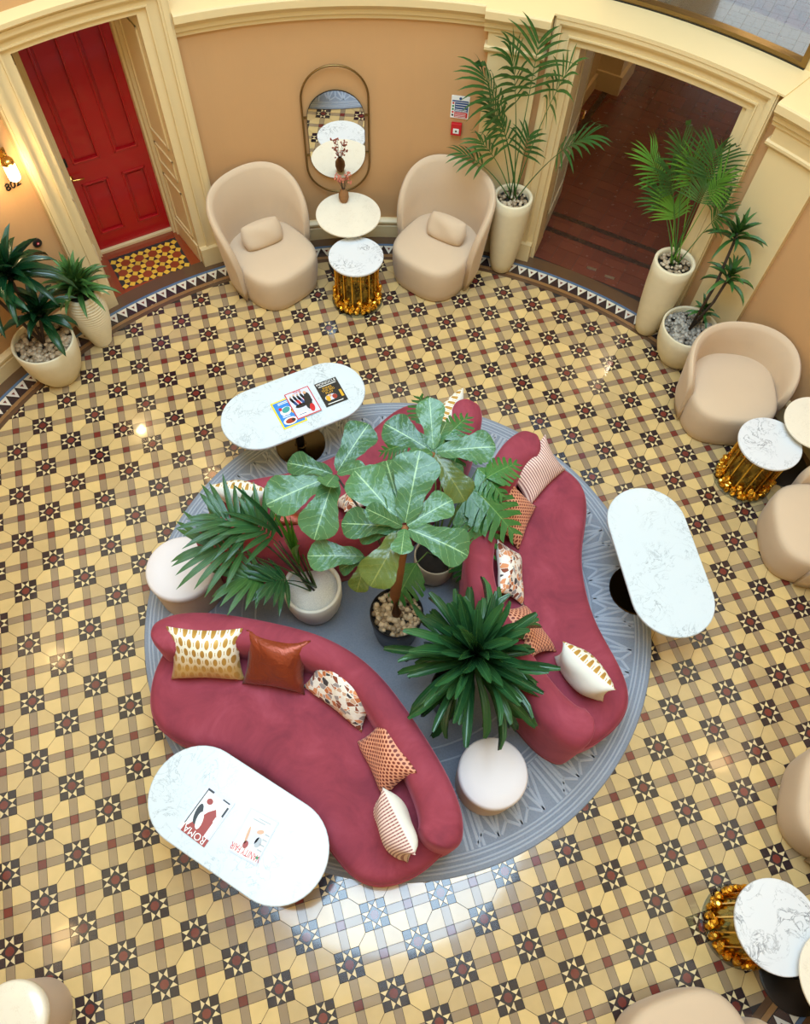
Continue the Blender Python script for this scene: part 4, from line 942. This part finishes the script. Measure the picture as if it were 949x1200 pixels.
def pebbles(parent, r, z, n, size, mat, seed=1):
    rg = random.Random(seed); mb = MB()
    for k in range(n):
        a, q = rg.uniform(0, 2 * PI), r * math.sqrt(rg.random()); s_ = size * rg.uniform(.6, 1.2); sx, sy, sz = s_ * rg.uniform(.8, 1.3), s_, s_ * .7; ro = rg.uniform(0, PI)
        c = (q * math.cos(a), q * math.sin(a), z + rg.uniform(0, size * .8))
        mb.rings([[(c[0] + k2 * (sx * math.cos(2 * PI * i / 7) * math.cos(ro) - sy * math.sin(2 * PI * i / 7) * math.sin(ro)), c[1] + k2 * (sx * math.cos(2 * PI * i / 7) * math.sin(ro) + sy * math.sin(2 * PI * i / 7) * math.cos(ro)), c[2] + zz * sz) for i in range(7)] for k2, zz in ((.45, -.9), (.95, -.35), (.95, .35), (.45, .9))])
    o = mb.build('pebbles', mat, parent, True); o['kind'] = 'stuff'; return o
def pot(t, prof, rim, mat, soil='soil', drop=.05, name='pot', auto=.9):
    """prof: (r, z) from floor to rim outside; rim: wall thickness"""
    R_, H = prof[-1]
    full = list(prof) + [(R_ - rim * .2, H + .006), (R_ - rim * .5, H + .008), (R_ - rim * .85, H + .004), (R_ - rim, H - .01), (R_ - rim * 1.1, H - drop - .02)]
    MB().lathe(full, 56, cap1=True).build(name, mat, t, auto=auto)
    MB().lathe([(R_ - rim * 1.05, H - drop - .004), (R_ - rim * 1.05, H - drop), (.01, H - drop + .008)], 32).build('soil', soil, t, True)
def plant(name, label, x, y, z, group): return thing(name, label, 'plant', (x, y, z), 0, group)
def pxr(u, v, z, rmax=3.8):
    p = px(u, v, z)
    while math.hypot(p.x, p.y) > rmax: z += .03; p = px(u, v, z)
    return p
def frond(parent, base, tip, leaflen, nl, mat, width=.022, lift=.25, droop=.5, start=.4, name='frond', spread=1.0):
    base, tip = Vector(base), Vector(tip); midp = base.lerp(tip, .45) + Vector((0, 0, lift * (tip - base).length)) ; off = parent.location
    bz = lambda t: base * (1 - t) ** 2 + midp * (2 * t * (1 - t)) + tip * t * t
    v, f, uv = [], [], []; rg = random.Random(int(tip.x * 1000) + int(tip.y * 777))
    N = 10; pts = [bz(i / N) for i in range(N + 1)]
    tb = MB().tube(pts, [.006 - .0045 * i / N for i in range(N + 1)], 5); v += [Vector(p) for p in tb.v]; f += tb.f; uv += [(.5, .5)] * len(v)
    for k in range(nl):
        t = start + (1 - start) * (k + .5) / nl; p = bz(t); d_ = (bz(min(1, t + .02)) - bz(t - .02)).normalized()
        sd = d_.cross(Vector((0, 0, 1))); sd = sd.normalized() if sd.length > .05 else Vector((1, 0, 0)); up = sd.cross(d_)
        for s_ in (-1, 1):
            q = (t - start) / (1 - start); l_ = leaflen * (.62 + .5 * math.sin(PI * (q * .8 + .15))) * rg.uniform(.85, 1.1)
            fw = .35 + .75 * q; dirn = (d_ * fw + sd * s_ * (1.05 - .55 * q) * spread + up * rg.uniform(.0, .25)).normalized()
            o = len(v); n = 5; pos = p.copy(); dd = dirn.copy(); wv = dd.cross(up); wv = wv.normalized() if wv.length > .05 else sd
            for i in range(n + 1):
                tt = i / n; w_ = width * P_PAL(tt) * .5
                for s2 in (-1, 0, 1): v.append(pos + wv * (s2 * w_) + up * (.25 * abs(s2) * w_)); uv.append((tt, s2))
                dd = (dd + Vector((0, 0, -droop / n * (tt + .3)))).normalized(); pos = pos + dd * (l_ / n)
            for i in range(n):
                for c in (0, 1): a = o + i * 3 + c; f.append((a, a + 1, a + 4, a + 3))
    for i, p in enumerate(v):
        r_ = math.hypot(p.x, p.y)
        lim = 3.86 if p.z < 1.9 else 3.76
        if r_ > lim: v[i] = Vector((p.x * lim / r_, p.y * lim / r_, p.z))
    me = bpy.data.meshes.new(name); me.from_pydata([tuple(p - off) for p in v], [], f); me.materials.append(M[mat]); me.polygons.foreach_set('use_smooth', [True] * len(me.polygons))
    ul = me.uv_layers.new(name='UVMap')
    for l in me.loops: ul.data[l.index].uv = uv[l.vertex_index]
    return mk(name, me, parent)
TALL = [(.085, 0), (.10, .015), (.125, .12), (.15, .32), (.166, .52), (.175, .70), (.178, .80)]
# tall palm by the pilaster
t = plant('potted_palm', 'slender palm in a tall cream planter beside the pilaster', 2.102, 3.046, 0, 'planters along the wall')
pot(t, [(r_, z * 1.05) for r_, z in TALL], .032, 'pot_cream'); pebbles(t, .13, .805, 60, .02, 'pebbles_brown', 3)
b = Vector((2.102, 3.046, .81))
for i, (u, v_, z, ll, nl) in enumerate(((565, 85, 1.6, .40, 10), (600, 62, 1.85, .42, 10), (574, 120, 1.45, .32, 9), (540, 180, 1.2, .22, 6), (668, 78, 1.95, .34, 8), (688, 160, 1.45, .34, 10), (585, 140, 1.3, .28, 7), (620, 160, 1.15, .22, 6), (562, 165, 1.1, .24, 6), (632, 48, 2.0, .34, 9))):
    frond(t, b + Vector((.03 * math.cos(i), .03 * math.sin(i), 0)), pxr(u, v_, z), ll, nl, 'leaf_palm', .026, .25, 1.0, .58)
# bushier palm on the other side of the opening
t = plant('potted_palm', 'bushy fan palm in a tall cream planter by the hallway opening', 3.166, 1.913, 0, 'planters along the wall')
pot(t, [(r_, z * 1.05) for r_, z in TALL], .032, 'pot_cream'); pebbles(t, .13, .805, 60, .02, 'pebbles_brown', 5)
b = Vector((3.166, 1.913, .81))
for i, (u, v_, z) in enumerate(((762, 182, 1.5), (798, 168, 1.7), (838, 176, 1.75), (848, 205, 1.6), (772, 222, 1.35), (848, 245, 1.3), (812, 185, 1.6), (785, 200, 1.4), (828, 215, 1.45), (790, 240, 1.2))):
    frond(t, b + Vector((.03 * math.cos(i), .03 * math.sin(i), 0)), pxr(u, v_, z), .30, 12, 'leaf_palm' if i % 3 else 'leaf_bright', .017, .12, .45, .74, spread=1.1)
# dracaena in the round pot
BOWL = [(.13, 0), (.15, .012), (.195, .09), (.23, .2), (.247, .32), (.25, .41)]
t = plant('potted_dracaena', 'dracaena with three leaf tufts in a round cream pot of grey pebbles', 3.287, 1.521, 0, 'planters along the wall')
pot(t, BOWL, .022, 'pot_cream', drop=.06); pebbles(t, .215, .36, 300, .021, 'pebbles_grey', 8)
base = Vector((3.287, 1.521, .38)); ros = [(pxr(865, 272, 1.3, 3.75), 26, .27), (pxr(856, 322, .95, 3.75), 22, .24), (px(826, 362, .56), 16, .18)]
for c, n, l_ in ros:
    MB().tube([base - t.location, (base.lerp(c, .5) + Vector((.02, -.02, .02))) - t.location, c - t.location], .012, 8).build('stem', 'twig', t, True); rosette(t, c, n, l_, .034, MIDG, -30, 70, seed=n)
# left wall: round pot with dark dracaena
t = plant('potted_dracaena', 'dark glossy dracaena in a round cream pot left of the red door', -2.19, 2.80, 0, 'planters along the wall')
pot(t, [(.14, 0), (.16, .012), (.205, .1), (.24, .22), (.255, .34), (.26, .44)], .022, 'pot_cream', drop=.06); pebbles(t, .22, .39, 220, .025, 'pebbles_brown', 9)
base = Vector((-2.19, 2.80, .41))
for c, n, l_ in ((px(46, 366, .72), 26, .36), (pxr(8, 318, 1.15, 3.7), 32, .46), (pxr(-20, 335, 1.0, 3.7), 22, .44)):
    MB().tube([base - t.location, base.lerp(c, .5) - t.location, c - t.location], .014, 8).build('stem', 'twig', t, True); rosette(t, c, n, l_, .07, DEEP, -35, 65, rmax=3.88, seed=n + 4)
# ribbed pot with fern-like plant
t = plant('potted_zz_plant', 'bushy green plant in a ribbed cream vase pot at the red door casing', -1.80, 3.10, 0, 'planters along the wall')
prof = []
for i in range(45):
    z = .60 * i / 44; r_ = .075 + .085 * math.sin(min(1, z / .46) * PI / 2) - .03 * max(0, (z - .46) / .14) ** 1.5; prof.append((r_ + (.008 if i % 2 else 0), z))
pot(t, prof, .02, 'pot_cream', drop=.03, name='ribbed_pot', auto=.25); rosette(t, Vector((-1.80, 3.10, .68)), 70, .36, .05, ZZ, -12, 85, seed=21)
# ---- centre group on the rug: fiddle-leaf fig
t = plant('fiddle_leaf_fig', 'fiddle-leaf fig with big veined leaves in a black pot between the sofas', .018, -.365, .014, 'plants on the rug')
pot(t, [(.13, 0), (.15, .012), (.168, .15), (.182, .3), (.19, .41)], .012, 'pot_black', drop=.04); pebbles(t, .168, .375, 190, .022, 'pebbles_brown', 12)
B0 = Vector((.018, -.365, .38)); T1 = px(474, 618, 1.66); T2 = px(508, 530, 1.62); T3 = px(393, 556, 1.45); FK = px(468, 668, 1.15)
loc = t.location
MB().tube([p - loc for p in (B0, B0.lerp(FK, .5) + Vector((-.02, 0, 0)), FK, T1)], [.043, .038, .032, .018], 12).build('trunk', 'bark', t, True)
MB().tube([p - loc for p in (FK - Vector((0, 0, .05)), FK.lerp(T2, .5) + Vector((0, .05, .05)), T2)], [.026, .02, .013], 10).build('branch', 'bark', t, True)
MB().tube([p - loc for p in (FK - Vector((0, 0, .12)), FK.lerp(T3, .55) + Vector((.03, 0, -.08)), T3)], [.012, .009, .007], 8).build('branch', 'twig', t, True)
def figs(c, lst):
    for u, v_, z, wr, kind in lst:
        tip = px(u, v_, z); L = (tip - c).length; b_ = c.lerp(tip, .06)
        leaf(t, (FIGO[0] if kind == 9 else FIG[kind]), b_, tip, L * wr, 0.0, up=(Vector((0, 0, 1)) * .8 + (CAM - c).normalized() * .6).normalized())
figs(T1, [(415, 552, 1.72, .62, 0), (492, 528, 1.85, .66, 2), (452, 540, 1.66, .6, 1), (530, 586, 1.70, .6, 0), (549, 652, 1.60, .62, 1), (434, 688, 1.50, .62, 9), (400, 614, 1.60, .56, 0), (428, 596, 1.8, .5, 2), (420, 628, 1.52, .5, 0), (470, 650, 1.70, .7, 2)])
figs(T2, [(503, 466, 1.75, .56, 2), (450, 497, 1.66, .66, 0), (581, 524, 1.66, .58, 0), (545, 588, 1.48, .6, 9), (478, 540, 1.70, .55, 1), (523, 495, 1.60, .5, 1), (540, 560, 1.5, .5, 0)])
figs(T3, [(432, 497, 1.55, .62, 0), (336, 543, 1.46, .55, 1), (312, 592, 1.42, .62, 0), (368, 634, 1.32, .62, 1), (428, 546, 1.52, .5, 2), (382, 570, 1.56, .8, 2)])
LB = px(430, 652, 1.25); MB().tube([FK - loc, FK.lerp(LB, .5) - loc, LB - loc], [.008, .007, .005], 8).build('branch', 'twig', t, True)
figs(LB, [(360, 652, 1.22, .6, 0), (418, 694, 1.10, .6, 9), (398, 668, 1.12, .55, 0)])
# ---- feathery palm in white pot
t = plant('potted_palm', 'feathery green palm in a white bowl pot of sand between the sofas', -.507, .017, .014, 'plants on the rug')
pot(t, [(.15, 0), (.17, .012), (.195, .10), (.21, .2), (.212, .345)], .03, 'pot_white', 'sand', .025); b = Vector((-.507, .017, .34))
for i, (u, v_, z, ll, nl, mt_, sp_) in enumerate(((240, 640, .95, .34, 7, 'leaf_palm', .8), (255, 605, 1.08, .32, 7, 'leaf_dark', .8), (280, 678, .78, .30, 6, 'leaf_palm', .7), (318, 682, .72, .26, 6, 'leaf_dark', .7), (296, 612, .98, .28, 6, 'leaf_dark', .7))):
    frond(t, b + Vector((.03 * math.cos(i * 2), .03 * math.sin(i * 2), 0)), px(u, v_, z), ll, nl, mt_, .046, .30, .8, .66, spread=sp_ * 1.2)
BL = straps('leaf_dark', P_PAL)
leaf(t, BL[0], px(330, 630, .9), px(270, 566, 1.25), .04); leaf(t, BL[0], px(318, 622, .9), px(258, 600, 1.1), .045)
for q in range(6):
    s_ = b + Vector((.025 * math.cos(q), .025 * math.sin(q), 0)); MB().tube([s_ - t.location, s_.lerp(px(345 - 6 * q, 625 + 3 * q, .8), .55) - t.location, px(345 - 6 * q, 625 + 3 * q, .8) - t.location], [.008, .006, .004], 6).build('stem', 'twig' if q % 2 else 'stem_green', t, True)
for u, v_ in ((318, 598), (330, 596), (340, 604), (352, 640)): leaf(t, BRIGHT[0], px(350, 660, .62), px(u, v_, 1.0), .035)
# ---- monstera in clay pot
t = plant('potted_monstera', 'split-leaf monstera in a clay coloured pot behind the fig', .44, .03, .014, 'plants on the rug')
pot(t, [(.10, 0), (.125, .012), (.15, .1), (.16, .2), (.163, .31)], .014, 'pot_clay', drop=.03)
def monstera_mesh(seed):
    rg = random.Random(seed); v, f, uv = [], [], []
    def strip(p0, p1, q0, q1, tip0, tip1, u0):   # finger: base edge p0-p1, middle q0-q1, tip
        o = len(v); v.extend([p0, p1, q0, q1, tip0, tip1]); uv.extend([(u0, 0), (u0 + .08, 0), (u0, .6), (u0 + .08, .6), (u0, 1), (u0 + .08, 1)]); f.extend([(o, o + 1, o + 3, o + 2), (o + 2, o + 3, o + 5, o + 4)])
    W_ = interp([(0, .30), (.12, .46), (.35, .5), (.6, .42), (.85, .22), (1, .05)])
    zc = lambda x, y: .10 * x - .22 * x * x - .35 * abs(y) ** 1.6
    n = 7
    for s_ in (-1, 1):
        for k in range(n):
            t0, t1 = k / n, (k + 1) / n; w0 = W_((t0 + t1) / 2) * rg.uniform(.9, 1.08); sw = .16 + .08 * (1 - t0); g_ = .012
            P = lambda x, y: (x, s_ * y, zc(x, y))
            strip(P(t0, 0), P(t1, 0), P(t0 + sw * .55 + g_ * .5, w0 * .6), P(t1 + sw * .55 - g_ * 1.6, w0 * .6), P(t0 + sw + .03, w0), P(t1 + sw - .035, w0 * .97), t0)
            strip(P(t0, .0), P(t1, .0), P(t0 + sw * .3, w0 * .34), P(t1 + sw * .3, w0 * .34), P(t0 + sw * .3 + .001, w0 * .345), P(t1 + sw * .3, w0 * .345), t0)
    me = bpy.data.meshes.new('leaf'); me.from_pydata(v, [], f); me.materials.append(M['leaf_monstera']); me.polygons.foreach_set('use_smooth', [True] * len(me.polygons))
    ul = me.uv_layers.new(name='UVMap')
    for l in me.loops: ul.data[l.index].uv = uv[l.vertex_index]
    return me
MON = [monstera_mesh(k) for k in range(3)]
mb0 = Vector((.44, .03, .30))
for i, (bu, bv, bz_, tu, tv, tz) in enumerate(((508, 500, .98, 492, 462, 1.0), (520, 515, .95, 548, 486, 1.0), (520, 512, .92, 528, 560, .85), (552, 570, .9, 604, 622, .82), (545, 585, .85, 575, 650, .7), (570, 560, .95, 606, 540, .95), (560, 548, .95, 590, 580, .9), (480, 520, .9, 446, 528, .85), (488, 660, .6, 462, 706, .45), (545, 640, .55, 540, 680, .4), (535, 530, 1.0, 575, 520, 1.0), (478, 545, .8, 440, 560, .75))):
    p0, p1 = px(bu, bv, bz_), px(tu, tv, tz); L = (p1 - p0).length
    leaf(t, MON[i % 3], p0, p1, max(L, .24) * .95)
    MB().tube([mb0 - t.location, mb0.lerp(p0, .5) + Vector((0, 0, .12)) - t.location, p0 - t.location], [.008, .006, .004], 6).build('petiole', 'stem_green', t, True)
# ---- shaggy dracaena
t = plant('potted_dracaena', 'shaggy dark green dracaena in a black pot between two sofa backs', .235, -.98, .014, 'plants on the rug')
pot(t, [(.10, 0), (.12, .012), (.135, .15), (.145, .33), (.15, .40)], .012, 'pot_black'); MB().tube([(0, 0, .36), (.04, .01, .66), (.10, .025, .95)], [.022, .02, .016], 8).build('stem', 'bark', t, True)
ct = Vector((.335, -.955, .98)); rg = random.Random(3)
DK2 = [leaf_mesh('leaf', 'leaf_dark', P_BLUNT, d_, .18, .0, 8, 1) for d_ in (.25, .55, 1.0)]
for k in range(130):
    f_ = (k + .5) / 130; az = k * 2.39996 + rg.uniform(-.4, .4); el = math.radians(-42 + 112 * f_ + rg.uniform(-14, 14)); l_ = rg.uniform(.40, .64) * (1 - .25 * f_)
    d_ = Vector((math.cos(az) * math.cos(el), math.sin(az) * math.cos(el), math.sin(el))); bb = ct + Vector((0, 0, -.22 * (1 - f_)))
    leaf(t, DK2[0 if f_ > .6 else (1 if f_ > .3 else 2)], bb, bb + d_ * l_, rg.uniform(.044, .064), rg.uniform(-.7, .7))

# ================================================================ WALL THINGS
def wall_frame(th, r, z):   # local x to the viewer's right along the wall, y up, z towards the room centre
    a = math.radians(th); Zv = Vector((-math.cos(a), -math.sin(a), 0)); Yv = Vector((0, 0, 1)); Xv = Yv.cross(Zv); m_ = Matrix((Xv, Yv, Zv)).transposed().to_4x4(); m_.translation = pol(th, r, z); return m_
def stad_v(hw, hh, n=20): return [(-y, x) for x, y in stadium(hh, hw, n)]
t = thing('wall_mirror', 'pill shaped wall mirror hung in a taller brass hoop', 'mirror'); t.matrix_world = wall_frame(80.1, 3.918, 0)
pts = stad_v(.287, .603, 24); ring_ = []
for k, (x, y) in enumerate(pts):
    a, b_ = pts[k - 1], pts[(k + 1) % len(pts)]; d_ = Vector((b_[0] - a[0], b_[1] - a[1], 0)).normalized(); nn = Vector((d_.y, -d_.x, 0)); c = Vector((x, y + 1.165, .010)); ring_.append([c + nn * (.009 * math.cos(q * PI / 4)) + Vector((0, 0, .009 * math.sin(q * PI / 4))) for q in range(8)])
ring_.append(ring_[0]); MB().rings(ring_, False, False).build('brass_hoop', 'dull_brass', t, True)
MB().prism([(x, y + 1.13) for x, y in stad_v(.252, .425, 24)], -.004, .006).build('backing', 'black_metal', t); MB().prism([(x, y + 1.13) for x, y in stad_v(.249, .422, 24)], .006, .0085).build('mirror_glass', 'mirror', t)
for sx in (-1, 1):
    for zz in (.95, 1.31): MB().box(sx * .245 if sx > 0 else -.285, .285 if sx > 0 else -.245, zz, zz + .02, .0, .008).build('bracket', 'dull_brass', t)
# vase
vp = px(403, 236, .625); t = thing('wicker_vase', 'small brown wicker vase on the cream table under the mirror', 'vase', vp)
MB().lathe([(.028, 0), (.040, .02), (.048, .05), (.046, .085), (.032, .115), (.020, .130), (.018, .137), (.014, .137), (.014, .12)], 24).build('body', 'wicker', t, True)
t = thing('dried_flowers', 'sprig of dried pinkish flowers standing in the wicker vase', 'flowers', vp + Vector((0, 0, .10))); rg = random.Random(5)
stm, fl = MB(), MB()
for k in range(16):
    a = rg.uniform(0, 2 * PI); q = rg.uniform(.02, .08); z = rg.uniform(.10, .21); e_ = Vector((q * math.cos(a), q * math.sin(a), z)); stm.tube([(0, 0, 0), e_ * .5 + Vector((0, 0, .02)), e_], .0014, 4)
    for j in range(5):
        c = e_ + Vector((rg.uniform(-.016, .016), rg.uniform(-.016, .016), rg.uniform(-.02, .016))); s_ = rg.uniform(.006, .010); fl.rings([[(c.x + k2 * s_ * math.cos(2 * PI * i / 6), c.y + k2 * s_ * math.sin(2 * PI * i / 6), c.z + zz * s_) for i in range(6)] for k2, zz in ((.4, -.8), (1, 0), (.4, .8))])
stm.build('stems', 'twig', t); fl.build('flower_heads', 'dried_pink', t)
# notice and call point
t = thing('fire_notice', 'small blue and red fire notice plate on the tan wall', 'sign'); t.matrix_world = wall_frame(64.4, 3.945, 1.33)
MB().box(-.078, .078, 0, .2, 0, .004).build('plate', 'ink_white', t)
def nr(x0, x1, y0, y1, mat, nm='print'): MB().box(x0, x1, y0, y1, .004, .005).build(nm, mat, t)
nr(-.07, .07, .148, .160, 'ink_navy'); nr(-.045, .07, .060, .142, 'ink_navy'); nr(-.045, .07, .008, .055, 'ink_red'); MB().lathe([(.012, 0), (.012, .001)], 20, (0, .178, .0045)).build('print', 'ink_navy', t)
for yy in (.122, .100, .078, .066): MB().box(-.04, .06, yy, yy + .005, .005, .0056).build('text_line', 'ink_white', t)
for yy in (.040, .026, .014): MB().box(-.04, .055, yy, yy + .004, .005, .0056).build('text_line', 'ink_white', t)
for k, c in enumerate(('ink_red', 'ink_green', 'ink_green', 'ink_red', 'ink_black')): nr(-.068, -.052, .125 - k * .027, .141 - k * .027, c)
t = thing('fire_call_point', 'red square fire call point under the notice', 'alarm'); t.matrix_world = wall_frame(64.6, 3.942, 1.185)
MB().box(-.047, .047, 0, .11, 0, .035).build('housing', 'ink_red', t, bevel=.006); MB().box(-.026, .026, .022, .068, .035, .038).build('break_panel', 'ink_white', t, bevel=.002); MB().lathe([(.009, 0), (.009, .0015)], 16, (0, .045, .038)).build('dot', 'ink_black', t)
# sconce, door number, bell
t = thing('wall_sconce', 'lit glass tube wall sconce with brass cap beside the red door', 'wall lamp'); t.matrix_world = wall_frame(119.9, 3.945, 1.56)
def vl(prof, n=20, zc=.085): q = MB().lathe(prof, n); q.v = [(x, z, y + zc) for x, y, z in q.v]; return q
vl([(.030, .0), (.041, .012), (.043, .03), (.043, .125), (.040, .135)], 24).build('glass_tube', 'lamp_glow', t, True); vl([(.036, .133), (.046, .137), (.046, .160), (.034, .177), (.012, .183)], 24).build('brass_cap', 'brass', t, True)
MB().box(-.02, .02, .135, .17, 0, .075).build('arm', 'brass', t, bevel=.004); MB().box(-.045, .045, .10, .21, -.002, .01).build('back_plate', 'brass', t, bevel=.003)
light('sconce_light', 'POINT', pol(119.9, 3.77, 1.62), 60, (1, .72, .36), shadow_soft_size=.05)
t = thing('door_number', 'dark metal door number 802 under the wall sconce', 'number'); t.matrix_world = wall_frame(120.1, 3.945, 1.475)
text('802', .085, 'black_metal', t, Matrix.Translation((0, 0, .003)), 'digits', .004)
t = thing('door_bell', 'round black bell push with red and white centre on the wall by the red door', 'doorbell'); t.matrix_world = wall_frame(120.6, 3.945, .935)
MB().lathe([(.038, -.002), (.038, .010), (.030, .014)], 28).build('rim', 'black_plastic', t, auto=.6); MB().lathe([(.012, .013), (.012, .017)], 16).build('push', 'ink_red', t, auto=.6); MB().lathe([(.005, .017), (.005, .018)], 12).build('white_dot', 'ink_white', t)  # small white dot in the middle of the red push
